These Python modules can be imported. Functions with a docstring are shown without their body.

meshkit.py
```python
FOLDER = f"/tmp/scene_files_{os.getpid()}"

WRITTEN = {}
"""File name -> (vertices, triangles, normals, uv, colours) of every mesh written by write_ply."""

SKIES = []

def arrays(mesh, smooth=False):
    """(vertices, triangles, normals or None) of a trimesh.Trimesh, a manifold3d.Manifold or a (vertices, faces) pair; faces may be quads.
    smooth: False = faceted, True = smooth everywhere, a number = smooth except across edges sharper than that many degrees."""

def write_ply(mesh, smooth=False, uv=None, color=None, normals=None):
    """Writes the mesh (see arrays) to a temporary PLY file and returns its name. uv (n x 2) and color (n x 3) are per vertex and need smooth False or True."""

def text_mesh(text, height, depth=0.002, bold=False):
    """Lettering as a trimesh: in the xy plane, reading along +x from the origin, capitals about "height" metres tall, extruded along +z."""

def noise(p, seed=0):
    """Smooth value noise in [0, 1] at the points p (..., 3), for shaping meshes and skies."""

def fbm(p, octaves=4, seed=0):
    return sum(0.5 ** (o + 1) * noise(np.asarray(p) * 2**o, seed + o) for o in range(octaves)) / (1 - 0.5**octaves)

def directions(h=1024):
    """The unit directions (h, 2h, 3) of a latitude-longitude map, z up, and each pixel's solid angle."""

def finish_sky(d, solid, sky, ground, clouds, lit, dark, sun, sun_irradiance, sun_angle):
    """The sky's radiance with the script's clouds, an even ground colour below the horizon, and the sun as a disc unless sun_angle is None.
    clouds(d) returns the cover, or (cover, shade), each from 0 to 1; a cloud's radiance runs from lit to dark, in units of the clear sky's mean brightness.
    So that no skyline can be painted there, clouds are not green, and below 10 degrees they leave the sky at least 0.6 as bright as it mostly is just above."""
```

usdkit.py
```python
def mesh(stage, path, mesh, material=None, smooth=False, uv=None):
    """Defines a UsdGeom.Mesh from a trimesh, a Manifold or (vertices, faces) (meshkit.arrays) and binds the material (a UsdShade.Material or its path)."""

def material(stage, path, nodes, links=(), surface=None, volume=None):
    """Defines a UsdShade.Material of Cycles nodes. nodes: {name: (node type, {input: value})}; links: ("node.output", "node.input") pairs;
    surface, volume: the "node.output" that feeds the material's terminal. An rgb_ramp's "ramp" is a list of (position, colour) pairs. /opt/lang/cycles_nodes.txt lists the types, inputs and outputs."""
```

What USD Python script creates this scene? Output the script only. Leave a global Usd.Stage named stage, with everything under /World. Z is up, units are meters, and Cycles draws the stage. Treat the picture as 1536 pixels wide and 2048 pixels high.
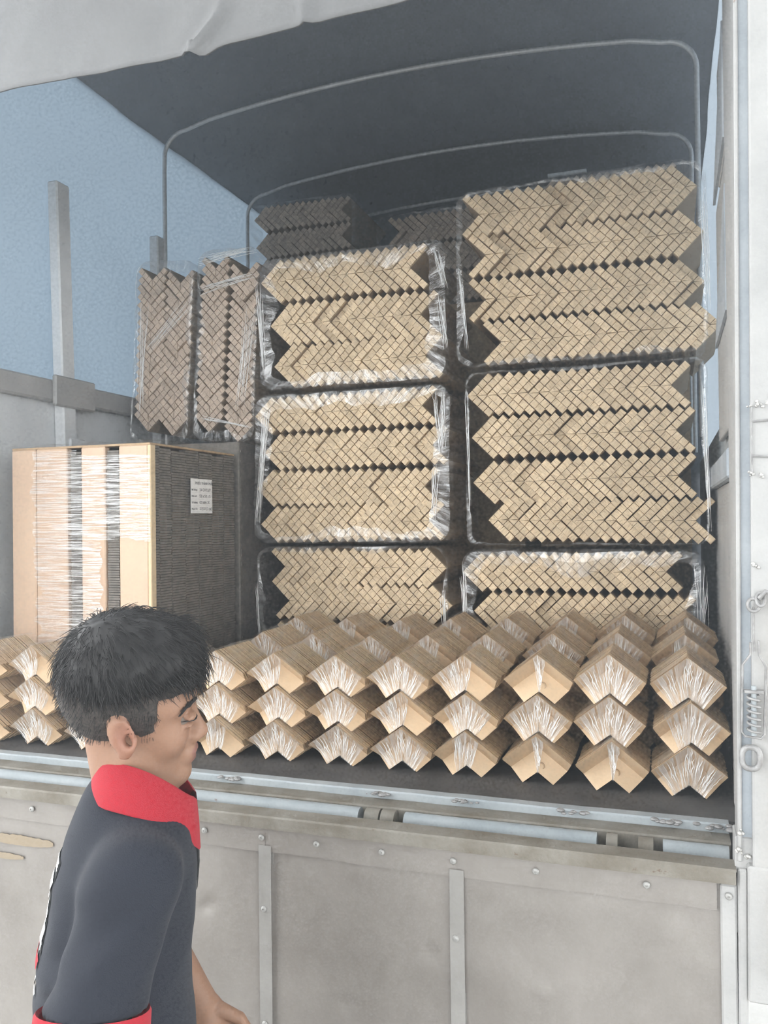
import math, random
import numpy as np, trimesh
import manifold3d as m3
from shapely.geometry import Polygon
import usdkit, meshkit
from pxr import Usd, UsdGeom, UsdLux, UsdShade, Sdf, Gf, Vt

stage = Usd.Stage.CreateInMemory()
UsdGeom.SetStageUpAxis(stage, UsdGeom.Tokens.z)
UsdGeom.SetStageMetersPerUnit(stage, 1.0)
world = UsdGeom.Xform.Define(stage, '/World'); stage.SetDefaultPrim(world.GetPrim())
UsdGeom.Scope.Define(stage, '/World/Looks')

# ------------------------------------------------------------------ camera, sky, sun, exposure
cam = UsdGeom.Camera.Define(stage, '/World/Camera')
cam.CreateHorizontalApertureAttr(36.0); cam.CreateVerticalApertureAttr(48.0)
cam.CreateFocalLengthAttr(1680.0 / 1536 * 36.0); cam.CreateClippingRangeAttr(Gf.Vec2f(0.05, 200))
right, up, fwd = (0.9465681, 0.3223035, -0.01137068), (0.01354618, -0.00450774, 0.99989809), (-0.32221939, 0.94662566, 0.00863287)
cam.AddTransformOp().Set(Gf.Matrix4d(*right, 0, *up, 0, *[-c for c in fwd], 0, 0, 0, 1.70, 1))
cam.CreateExposureAttr(-0.26)
GLARE_HAZE = .045                                                     # density of an added volume that imitates lens glare

dome = UsdLux.DomeLight.Define(stage, '/World/Sky')
dome.CreateIntensityAttr(2.2); dome.CreateColorAttr(Gf.Vec3f(0.97, 0.99, 1.0))
sun = UsdLux.DistantLight.Define(stage, '/World/Sun')          # hazy low sun on the truck's left flank
sun.CreateIntensityAttr(5.0); sun.CreateAngleAttr(8.0); sun.CreateColorAttr(Gf.Vec3f(1.0, 0.97, 0.92))
_d = np.array([-0.80, 0.06, 0.60]); _d /= np.linalg.norm(_d)  # direction towards the sun
_x = np.cross([0, 0, 1], _d); _x /= np.linalg.norm(_x); _y = np.cross(_d, _x)
sun.AddTransformOp().Set(Gf.Matrix4d(*map(float, _x), 0, *map(float, _y), 0, *map(float, _d), 0, 0, 0, 0, 1))

# ------------------------------------------------------------------ helpers
rng = np.random.default_rng(7)
used = {}

def path_for(name, parent=None):
    base = (str(parent.GetPath()) if parent is not None else '/World') + '/' + name
    n = used.get(base, 0); used[base] = n + 1
    return base if n == 0 else f'{base}_{n:03d}'

def tag(p, label=None, cat=None, group=None, kind=None):
    p = p.GetPrim() if hasattr(p, 'GetPrim') else p
    for k, v in (('label', label), ('category', cat), ('group', group), ('kind', kind)):
        if v: p.SetCustomDataByKey(k, v)
    return p

def obj(name, mesh, mat, parent=None, smooth=False, uv=None, label=None, cat=None, group=None, kind=None):
    m = usdkit.mesh(stage, path_for(name, parent), mesh, M[mat], smooth=smooth, uv=uv)
    m.CreateDoubleSidedAttr(True)
    return tag(m, label, cat, group, kind)

def thing(name, label=None, cat=None, loc=(0, 0, 0), rot=None, scale=None, group=None, kind=None):
    x = UsdGeom.Xform.Define(stage, path_for(name))
    x.AddTranslateOp().Set(Gf.Vec3d(*map(float, loc)))
    if rot is not None: x.AddRotateXYZOp().Set(Gf.Vec3f(*map(float, rot)))
    if scale is not None: x.AddScaleOp().Set(Gf.Vec3f(*map(float, scale)))
    return tag(x, label, cat, group, kind)

def curves(name, pts_list, width, mat, parent, kind=None, label=None):
    c = UsdGeom.BasisCurves.Define(stage, path_for(name, parent))
    c.CreateTypeAttr('linear')
    c.CreateCurveVertexCountsAttr(Vt.IntArray([len(p) for p in pts_list]))
    c.CreatePointsAttr(Vt.Vec3fArray.FromNumpy(np.concatenate([np.asarray(p) for p in pts_list]).astype(np.float32)))
    if np.ndim(width) == 0:
        c.CreateWidthsAttr(Vt.FloatArray([float(width)])); c.SetWidthsInterpolation('constant')
    else:
        c.CreateWidthsAttr(Vt.FloatArray.FromNumpy(np.asarray(width, np.float32))); c.SetWidthsInterpolation('vertex')
    UsdShade.MaterialBindingAPI.Apply(c.GetPrim()).Bind(M[mat])
    return tag(c, label, kind=kind)

def cat(*ms):
    return trimesh.util.concatenate([m for m in ms])

def box(x0, x1, y0, y1, z0, z1, ch=0.0):
    if ch <= 0:
        b = trimesh.creation.box((x1 - x0, y1 - y0, z1 - z0))
    else:
        e = np.array([x1 - x0, y1 - y0, z1 - z0]) / 2
        pts = []
        for k in range(3):
            q = e - ch; q[k] = e[k]
            pts += [q * s for s in np.array(np.meshgrid([-1, 1], [-1, 1], [-1, 1])).T.reshape(-1, 3)]
        b = trimesh.convex.convex_hull(np.array(pts))
    b.apply_translation(((x0 + x1) / 2, (y0 + y1) / 2, (z0 + z1) / 2))
    return b

def tube(pts, r, n=10, closed=False):
    p = np.asarray(pts, float)
    if closed:
        t = np.roll(p, -1, 0) - np.roll(p, 1, 0)
    else:
        t = np.gradient(p, axis=0)
    t /= np.linalg.norm(t, axis=1, keepdims=True)
    ref = np.eye(3)[np.argmin(np.abs(t).max(0))]
    if closed: ref = np.cross(p[1] - p[0], p[len(p) // 3] - p[0]); ref /= np.linalg.norm(ref)
    a = ref - t * (t @ ref)[:, None]; a /= np.linalg.norm(a, axis=1, keepdims=True)
    b = np.cross(t, a); an = np.arange(n) * 2 * np.pi / n
    r = np.broadcast_to(r, (len(p),))
    v = (p[:, None] + r[:, None, None] * (np.cos(an)[None, :, None] * a[:, None] + np.sin(an)[None, :, None] * b[:, None])).reshape(-1, 3)
    f = []
    L = len(p)
    for i in range(L if closed else L - 1):
        i2 = (i + 1) % L
        for j in range(n):
            k = (j + 1) % n
            f += [[i * n + j, i * n + k, i2 * n + k], [i * n + j, i2 * n + k, i2 * n + j]]
    if not closed:
        for i0, s in ((0, 1), ((L - 1) * n, -1)):
            for j in range(1, n - 1):
                f.append([i0, i0 + j + 1, i0 + j][::s])
    m = trimesh.Trimesh(v, f, process=False); return m

def grid(P, uv=None):
    """P (n, m, 3) -> open sheet."""
    n, m = P.shape[:2]
    i, j = np.meshgrid(np.arange(n - 1), np.arange(m - 1), indexing='ij')
    q = np.stack([i * m + j, (i + 1) * m + j, (i + 1) * m + j + 1, i * m + j + 1], -1).reshape(-1, 4)
    return trimesh.Trimesh(P.reshape(-1, 3), np.vstack([q[:, [0, 1, 2]], q[:, [0, 2, 3]]]), process=False)

# ------------------------------------------------------------------ materials
M = {}
def mat(name, nodes, links=(), surface='p.BSDF', volume=None):
    M[name] = usdkit.material(stage, '/World/Looks/' + name, nodes, links, surface=surface, volume=volume)

def plain(name, col, rough=.6, metal=0., spec=.4, **kw):
    mat(name, {'p': ('principled_bsdf', dict(base_color=col, roughness=rough, metallic=metal, specular_ior_level=spec, **kw))})

def mottled(name, c1, c2, scale, rough=.6, bump=.0, bscale=60, spec=.4, metal=0., lo=.35, hi=.65, detail=5, vary=0., stretch=(1, 1, 1), chips=None):
    nodes = {'g': ('texture_coordinate', {}), 'mp': ('mapping', {'scale': stretch}),
             'n': ('noise_texture', {'scale': scale, 'detail': detail, 'roughness': .6}),
             'r': ('rgb_ramp', {'ramp': [(lo, c1), (hi, c2)]}),
             'p': ('principled_bsdf', {'roughness': rough, 'specular_ior_level': spec, 'metallic': metal})}
    links = [('g.object', 'mp.vector'), ('mp.vector', 'n.vector'), ('n.fac', 'r.fac')]
    last = 'r.color'
    if chips:
        col, sc, cut = chips
        nodes |= {'cn': ('noise_texture', {'scale': sc, 'detail': 8, 'roughness': .7}), 'cr': ('rgb_ramp', {'ramp': [(cut, (0, 0, 0)), (cut + .03, (1, 1, 1))]}),
                  'cm': ('mix_color', {'b': col})}
        links += [('g.object', 'cn.vector'), ('cn.fac', 'cr.fac'), ('cr.color', 'cm.fac'), (last, 'cm.a')]; last = 'cm.result'
    if vary:
        nodes |= {'oi': ('object_info', {}), 'mr': ('map_range', {'to_min': 1 - vary, 'to_max': 1 + vary}), 'hv': ('hsv', {})}
        links += [('oi.random', 'mr.value'), ('mr.result', 'hv.value'), (last, 'hv.color')]; last = 'hv.color'
    links.append((last, 'p.base_color'))
    if bump:
        nodes |= {'bn': ('noise_texture', {'scale': bscale, 'detail': 4}), 'b': ('bump', {'strength': bump, 'distance': .004})}
        links += [('g.object', 'bn.vector'), ('bn.fac', 'b.height'), ('b.normal', 'p.normal')]
    mat(name, nodes, links)

mottled('concrete', (.27, .265, .255), (.36, .355, .34), 1.5, rough=.9, bump=.2)
mottled('tarp_dark', (.125, .138, .158), (.155, .170, .190), 3, rough=.65, bump=.25, bscale=9)
mottled('deck', (.035, .033, .032), (.085, .08, .075), 6, rough=.75, bump=.3, bscale=40)
mottled('steel_beige', (.14, .122, .095), (.215, .20, .172), 14, rough=.65, bump=.25, bscale=70, chips=((.12, .085, .06), 45, .64))
mottled('steel_pale', (.26, .29, .305), (.34, .365, .375), 9, rough=.5, bump=.1, chips=((.16, .11, .08), 30, .68))
mottled('steel_white', (.32, .318, .312), (.39, .385, .375), 7, rough=.55, bump=.12, chips=((.20, .15, .12), 26, .70))
mottled('steel_grey', (.28, .31, .34), (.38, .41, .435), 7, rough=.6, bump=.12)
mottled('sheet_metal', (.190, .172, .155), (.245, .225, .206), 4.5, rough=.42, bump=.22, bscale=11, spec=.5, chips=((.135, .115, .095), 7, .69))
mottled('dull_metal', (.22, .215, .21), (.33, .325, .32), 60, rough=.5, metal=.3, bump=.4, bscale=180)
plain('rivet_metal', (.34, .335, .32), .45, .3)
plain('peel_beige', (.26, .21, .15), .8)
mottled('stake_white', (.55, .57, .585), (.66, .675, .685), 5, rough=.6)
mottled('strap_metal', (.225, .215, .20), (.28, .27, .255), 9, rough=.38, bump=.15, bscale=20)
plain('rivet_pin', (.10, .09, .08), .6)
plain('weld_metal', (.48, .47, .45), .4, .4)
plain('bow_highlight', (.55, .56, .56), .38, .35)  # pale tone paints the highlight of darker tubes
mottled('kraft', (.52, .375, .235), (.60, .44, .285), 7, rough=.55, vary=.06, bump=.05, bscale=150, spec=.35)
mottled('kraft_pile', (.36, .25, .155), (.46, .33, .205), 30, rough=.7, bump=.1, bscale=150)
mottled('kraft_sheet', (.54, .385, .275), (.58, .42, .30), 4, rough=.5, bump=.05, bscale=30)
mottled('kraft_cut', (.60, .46, .29), (.66, .52, .34), 30, rough=.7)
mottled('stack_edges_shaded', (.12, .108, .095), (.19, .17, .15), 40, rough=.75, bump=.1, bscale=150)  # shade of the gap beside the carton is put into this dark tone
plain('paper', (.78, .78, .78), .7)
plain('ink', (.04, .04, .05), .6)
plain('paper_grey', (.50, .52, .53), .7)

# cut ends of the fluted boards: kraft cells with crinkled flute walls (grain in metres along the leg)
def fluted(name, c1, c2, dark, liner):
    mat(name, {'t': ('texture_coordinate', {}), 'oi': ('object_info', {}), 'mp': ('mapping', {'scale': (1, .22, 1)}), 'sx': ('separate_xyz', {}), 'lt': ('math', {'math_type': 'less_than', 'value2': -50.}),
               'n': ('noise_texture', {'scale': 260, 'detail': 3, 'roughness': .55}), 'n2': ('noise_texture', {'scale': 35, 'detail': 3}),
               'r': ('rgb_ramp', {'ramp': [(.26, dark), (.40, c1), (.66, c2)]}), 'mr': ('map_range', {'to_min': .86, 'to_max': 1.10}), 'hv': ('hsv', {}), 'ml': ('mix_color', {'b': liner}),
               'mr2': ('map_range', {'from_min': .3, 'from_max': .7, 'to_min': .86, 'to_max': 1.08}), 'hv2': ('hsv', {}),
               'b': ('bump', {'strength': .7, 'distance': .003}), 'p': ('principled_bsdf', {'roughness': .75, 'specular_ior_level': .25})},
        [('t.UV', 'mp.vector'), ('t.UV', 'sx.vector'), ('sx.y', 'lt.value1'), ('lt.value', 'ml.fac'), ('mp.vector', 'n.vector'), ('n.fac', 'r.fac'), ('oi.random', 'mr.value'), ('mr.result', 'hv.value'), ('r.color', 'hv.color'),
         ('t.object', 'n2.vector'), ('n2.fac', 'mr2.value'), ('mr2.result', 'hv2.value'), ('hv.color', 'hv2.color'), ('hv2.color', 'ml.a'), ('ml.result', 'p.base_color'),
         ('n.fac', 'b.height'), ('b.normal', 'p.normal')])
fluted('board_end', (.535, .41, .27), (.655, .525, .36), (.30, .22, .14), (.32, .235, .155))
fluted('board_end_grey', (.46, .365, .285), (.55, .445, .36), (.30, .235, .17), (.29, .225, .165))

def film(name, cover, scale, stretch, white=.75, rough=.22, lo=.45, hi=.62):
    """thin stretch film: half clear everywhere, milky and glossy where it creases; UV in metres, creases run along v"""
    mat(name, {'t': ('texture_coordinate', {}), 'mp': ('mapping', {'scale': stretch}), 'n': ('noise_texture', {'scale': scale, 'detail': 3, 'roughness': .65, 'distortion': .3}),
               'r': ('rgb_ramp', {'ramp': [(lo, (.10,) * 3), (hi, (cover,) * 3)]}), 'b': ('bump', {'strength': .9, 'distance': .004}),
               'clear': ('transparent_bsdf', {'color': (1, 1, 1)}), 'clear2': ('transparent_bsdf', {'color': (.97, .97, .97)}),
               'p': ('principled_bsdf', {'base_color': (white,) * 3, 'roughness': rough, 'specular_ior_level': .9}), 'g': ('glossy_bsdf', {'color': (1, 1, 1), 'roughness': rough * .8}),
               'pg': ('mix_closure', {'fac': .45}), 'mi': ('mix_closure', {}), 'mo': ('mix_closure', {'fac': .5})},
        [('t.UV', 'mp.vector'), ('mp.vector', 'n.vector'), ('n.fac', 'r.fac'), ('n.fac', 'b.height'), ('b.normal', 'p.normal'), ('b.normal', 'g.normal'),
         ('p.BSDF', 'pg.closure1'), ('g.BSDF', 'pg.closure2'), ('r.color', 'mi.fac'), ('clear2.BSDF', 'mi.closure1'), ('pg.closure', 'mi.closure2'),
         ('clear.BSDF', 'mo.closure1'), ('mi.closure', 'mo.closure2')], surface='mo.closure')
film('film_front', 1.0, 9, (18, 1.3, 1), white=.95, rough=.14, lo=.40, hi=.58)
film('film_wrap', .70, 8, (5, 1.2, 1), white=.7, lo=.42, hi=.70)
film('film_box', 1.0, 7, (1.3, 34, 1), white=.95, rough=.12, lo=.45, hi=.58)
plain('film_strand_glint', (.80, .80, .79), .25, 0, .9)  # film strands, and painted highlights on the small bundles

def canvas(name, front, through, amount, scale=2.5, bump=.08, bscale=6):
    mat(name, {'t': ('texture_coordinate', {}), 'n': ('noise_texture', {'scale': scale, 'detail': 5}), 'bn': ('noise_texture', {'scale': bscale, 'detail': 3}),
               'r': ('rgb_ramp', {'ramp': [(.3, tuple(.86 * c for c in front)), (.7, front)]}), 'b': ('bump', {'strength': bump, 'distance': .02}),
               'p': ('principled_bsdf', {'roughness': .7, 'specular_ior_level': .25}), 'tr': ('translucent_bsdf', {'color': through}), 'm': ('mix_closure', {'fac': amount})},
        [('t.object', 'n.vector'), ('t.object', 'bn.vector'), ('n.fac', 'r.fac'), ('r.color', 'p.base_color'), ('bn.fac', 'b.height'), ('b.normal', 'p.normal'),
         ('p.BSDF', 'm.closure1'), ('tr.BSDF', 'm.closure2')], surface='m.closure')
canvas('canvas_side', (.16, .20, .24), (.18, .235, .29), .36)
canvas('canvas_right', (.22, .26, .30), (.34, .40, .46), .4)
canvas('canvas_flap', (.22, .22, .222), (.22, .22, .22), .2)

mat('skin', {'a': ('attribute', {'attribute': 'tone'}), 't': ('texture_coordinate', {}), 'n': ('noise_texture', {'scale': 160, 'detail': 3}), 'b': ('bump', {'strength': .12, 'distance': .002}),
             'p': ('principled_bsdf', {'roughness': .52, 'specular_ior_level': .4})},
    [('a.color', 'p.base_color'), ('t.object', 'n.vector'), ('n.fac', 'b.height'), ('b.normal', 'p.normal')])
plain('hair', (.016, .015, .015), .5, 0, .3)
mottled('hair_short', (.024, .021, .019), (.058, .048, .042), 260, rough=.7, detail=2)
def cloth(name, c, sc, sheen=.08):
    mat(name, {'t': ('texture_coordinate', {}), 'n': ('noise_texture', {'scale': sc, 'detail': 3}), 'b': ('bump', {'strength': .25, 'distance': .002}),
               'p': ('principled_bsdf', {'base_color': c, 'roughness': .8, 'specular_ior_level': .12, 'sheen_weight': sheen, 'sheen_roughness': .4})},
        [('t.object', 'n.vector'), ('n.fac', 'b.height'), ('b.normal', 'p.normal')])
cloth('shirt_navy', (.021, .0235, .031), 500)
cloth('knit_red', (.31, .022, .032), 700)
cloth('placket_black', (.012, .013, .015), 500)
cloth('trouser_grey', (.045, .048, .055), 500)
plain('print_white', (.80, .80, .78), .5)
plain('eye_white', (.16, .13, .11), .6, 0, .2)
plain('eye_dark', (.02, .014, .010), .25)
plain('shoe_black', (.02, .02, .022), .4)
plain('rope_tan', (.60, .42, .24), .8)

mat('haze', {'v': ('principled_volume', {'color': (.86, .93, 1.0), 'density': GLARE_HAZE, 'anisotropy': .6})}, surface=None, volume='v.volume')
# ------------------------------------------------------------------ the setting: ground, truck bed, walls, roof
S = 'structure'
obj('ground', box(-30, 30, -30, 30, -.2, 0), 'concrete', label='pale concrete yard the truck stands on', kind=S)

# added roof out of view: it keeps the high sky off the tailgate
obj('loading_roof', box(-2.0, 7.0, -5.0, 1.15, 4.1, 4.2), 'steel_grey', label='added grey roof out of view that blocks the high sky', kind=S)

floor = thing('floor', 'dark worn deck of the truck bed under the cargo', kind=S, loc=(-.9, 1.7, 1.13))
def fl(name, m, mt, **k):
    m.apply_translation((.9, -1.7, -1.13)); return obj(name, m, mt, floor, **k)
fl('deck', box(-1.92, .13, 1.69, 4.27, 1.03, 1.13), 'deck')
def wavy_bar(x0, x1, y0, y1, z0, z1, seed, n=160, amp=.0012):
    """a worn steel bar along X: section box with chamfers, edge slightly uneven"""
    sec = np.array([(y0, z0), (y0, z1 - .003), (y0 + .003, z1), (y1 - .003, z1), (y1, z1 - .003), (y1, z0)])
    xs = np.linspace(x0, x1, n)
    P = np.zeros((n, len(sec) + 1, 3))
    P[:, :, 0] = xs[:, None]; c = np.vstack([sec, sec[:1]])
    P[:, :, 1] = c[None, :, 0]; P[:, :, 2] = c[None, :, 1]
    w = (meshkit.fbm(np.stack([xs * 9, xs * 0, xs * 0 + seed], -1), 4, seed) - .5)[:, None] * 2 * amp
    P[:, 1:5, 2] += w
    m = grid(P); return cat(m, box(x0, x0 + .001, y0, y1, z0, z1 - .003), box(x1 - .001, x1, y0, y1, z0, z1 - .003))
fl('sill_bar', wavy_bar(-1.92, .095, 1.665, 1.695, 1.05, 1.132, 3), 'steel_pale')
fl('sill_channel', wavy_bar(-1.92, .095, 1.615, 1.666, 1.04, 1.117, 5), 'steel_beige')
fl('chassis_beam', cat(box(-1.5, -1.38, 1.7, 4.2, .75, 1.04), box(-.42, -.3, 1.7, 4.2, .75, 1.04)), 'steel_grey')
def chips(xs, y, z, seed):
    r = np.random.default_rng(seed); ms = []
    for x in xs:
        for _ in range(9):
            b = trimesh.creation.icosphere(1, r.uniform(.003, .007)); b.vertices *= (1.3, 1, .6)
            b.apply_translation((x + r.normal(0, .014), y + r.normal(0, .004), z + r.uniform(0, .004))); ms.append(b)
    return cat(*ms)
fl('weld_crumbs', chips([-.93, -.58, -.40, -.19, -.02, .08], 1.66, 1.126, 4), 'dull_metal', kind='stuff', label='rough weld crumbs along the bed edge')

# left side: sheet sideboard, rail, stakes, canvas above
wl = thing('wall_left', 'left side of the truck bed with steel sideboard, stakes and pale blue canvas', kind=S, loc=(-1.9, 2.9, 1.13))
def wlp(name, m, mt, **k):
    m.apply_translation((1.9, -2.9, -1.13)); return obj(name, m, mt, wl, **k)
wlp('sideboard', box(-1.935, -1.92, 1.55, 4.25, 1.04, 2.13, .003), 'stake_white')
wlp('rail', box(-1.92, -1.885, 1.55, 4.25, 2.095, 2.165, .006), 'steel_white')
for k, (ya, yb, zt) in enumerate([(1.70, 1.70, 2.82), (2.33, 2.275, 2.82), (2.86, 2.845, 2.82), (3.45, 3.45, 2.82)]):
    m = box(-1.918, -1.878, -.032, .032, 1.13, zt, .005); v = m.vertices; v[:, 1] += ya + (yb - ya) * (v[:, 2] - 1.13) / (zt - 1.13)
    wlp('stake', m, 'stake_white')
    wlp('stake_foot', box(-1.92, -1.870, ya - .038, ya + .038, 1.13, 1.98 if k != 2 else 1.6, .004), 'stake_white')
wlp('rail_bracket', box(-1.885, -1.868, 2.22, 2.42, 2.08, 2.18, .005), 'steel_white')
def sheet_yz(x, y0, y1, z0, z1, amp, seed, n=70, m=50, sc=2.2):
    Y, Z = np.meshgrid(np.linspace(y0, y1, n), np.linspace(z0, z1, m), indexing='ij')
    d = (meshkit.fbm(np.stack([Y * sc, Z * sc, Y * 0], -1), 4, seed) - .5) * 2 * amp
    return grid(np.stack([x + d, Y, Z], -1))
wlp('canvas', sheet_yz(-1.945, 1.5, 4.27, 2.10, 3.30, .012, 11), 'canvas_side', smooth=True, label='pale blue canvas lit through by the sun')

wr = thing('wall_right', 'right side of the truck bed with pale steel plates beside the cargo', kind=S, loc=(.13, 2.9, 1.13))
def wrp(name, m, mt, **k):
    m.apply_translation((-.13, -2.9, -1.13)); return obj(name, m, mt, wr, **k)
wrp('sideboard', box(.136, .150, 1.50, 4.25, 1.04, 1.95, .003), 'steel_pale')
wrp('canvas', sheet_yz(.158, 1.5, 4.27, 1.9, 3.30, .01, 12), 'canvas_right', smooth=True, label='pale canvas on the right flank')
for (ya, yb, za, zb, x) in [(1.80, 2.12, 2.47, 2.74, .118), (1.80, 2.27, 1.885, 2.462, .120), (1.80, 2.45, 1.78, 1.845, .122), (1.80, 2.62, 1.13, 1.775, .126)]:
    wrp('side_plate', box(x, x + .012, ya, yb, za, zb, .002), 'steel_white')
wrp('frame_angle', box(.112, .134, 1.56, 1.80, 1.13, 3.2, .003), 'steel_white')
wrp('gusset', trimesh.creation.extrude_polygon(Polygon([(0, 0), (.40, 0), (.0, .24)]), .006).apply_transform(np.array([[0, 0, 1, .112], [1, 0, 0, 1.85], [0, 1, 0, 2.475], [0, 0, 0, 1.0]])), 'steel_grey')
wrp('gusset', trimesh.creation.extrude_polygon(Polygon([(0, 0), (.42, 0), (.0, .26)]), .006).apply_transform(np.array([[0, 0, 1, .113], [1, 0, 0, 1.85], [0, 1, 0, 2.12], [0, 0, 0, 1.0]])), 'steel_grey')
wrp('lower_rail', box(.108, .130, 1.80, 2.75, 1.775, 1.835, .004), 'steel_grey')

obj('wall_back', box(-1.96, .17, 4.27, 4.29, 1.03, 3.4), 'tarp_dark', label='dark tarpaulin at the front end of the cargo space', kind=S)

roof = thing('ceiling', 'dark tarpaulin roof over the truck bed', kind=S, loc=(-.89, 2.9, 3.25))
def arch(x):            # roof height above the bows across the bed
    u = (x + .89) / 1.05
    return 3.225 + .085 * (1 - np.clip(u, -1, 1) ** 2)
X, Y = np.meshgrid(np.linspace(-1.96, .17, 60), np.linspace(1.5, 4.29, 60), indexing='ij')
Zr = arch(X) + .03 + (meshkit.fbm(np.stack([X * 1.5, Y * 2.5, X * 0], -1), 4, 3) - .5) * .03
m = grid(np.stack([X, Y, Zr], -1)); m.apply_translation((.89, -2.9, -3.25))
obj('tarpaulin', m, 'tarp_dark', roof, smooth=True)
def bow(y, xl, xr, r=.0085, cr=.10):
    a = np.linspace(0, np.pi / 2, 9)
    pts = [(xl, y, 1.95), (xl, y, 2.5), (xl, y, arch(xl) - cr - .05)]
    pts += [(xl + cr - cr * math.cos(t), y, arch(xl) - cr + cr * math.sin(t)) for t in a[1:]]
    for x in np.linspace(xl + cr + .1, xr - cr - .1, 24): pts.append((x, y, arch(x) * 1.0 - .004))
    pts += [(xr - cr + cr * math.sin(t), y, arch(xr) - cr + cr * math.cos(t)) for t in a]
    pts += [(xr, y, 2.5), (xr, y, 1.95)]
    return tube(pts, r, 10)
for y, w in ((2.86, 'nearest the opening'), (3.55, 'behind the first one, over the dim bundles'), (4.1, 'at the far end of the bed')):
    tag(obj('roof_bow', bow(y, -1.875, .10), 'bow_highlight', smooth=True), 'thin steel hoop under the tarpaulin roof, coloured as its highlight, ' + w, 'roof bow', 'roof bows')

obj('haze', box(-1.9, .2, .3, 4.26, .3, 3.2), 'haze', label='added thin volume over the truck bed that imitates lens glare', kind=S)
# rear flap of the cover, hanging under the roof edge
X, T = np.meshgrid(np.linspace(-2.02, .09, 150), np.linspace(0, 1, 60), indexing='ij')
low = 2.685 + .02 * np.cos((X + .89) * 2.2) * -1 + .012 * np.exp(-((X + .89) / .03) ** 2) * -1
Zf = low + T * (3.36 - low)
dy = (meshkit.fbm(np.stack([X * 3.5, Zf * 2.2, X * 0], -1), 4, 21) - .5) * .045
fold = np.exp(-((X + .90 - .05 * np.sin((Zf - 2.68) * 22)) / .018) ** 2) * np.clip(1 - (Zf - 2.68) / .22, 0, 1) * .022
fold2 = np.exp(-((X + .66) / .012) ** 2) * np.clip(1 - (Zf - 2.70) / .14, 0, 1) * .012
Yf = 1.50 + dy - fold - fold2 + .02 * T
P = np.stack([X, Yf, Zf], -1)
hem = np.stack([X[:, 0], Yf[:, 0] + .006, Zf[:, 0] + .05], -1)
P = np.concatenate([np.stack([X[:, 0], Yf[:, 0] + .012, Zf[:, 0] + .03], -1)[:, None], np.stack([X[:, 0], Yf[:, 0] + .007, Zf[:, 0] + .002], -1)[:, None], P], 1)
flap = thing('tarpaulin_flap', 'pale grey canvas flap hanging across the top of the opening', 'tarpaulin flap', loc=(-.9, 1.5, 2.68))
m = grid(P); m.apply_translation((.9, -1.5, -2.68)); obj('cloth', m, 'canvas_flap', flap, smooth=True)
m = tube([(x, 1.53, 3.36) for x in np.linspace(-2.02, .09, 8)], .014, 10); m.apply_translation((.9, -1.5, -2.68)); obj('header_bar', m, 'steel_grey', flap, smooth=True)

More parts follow.
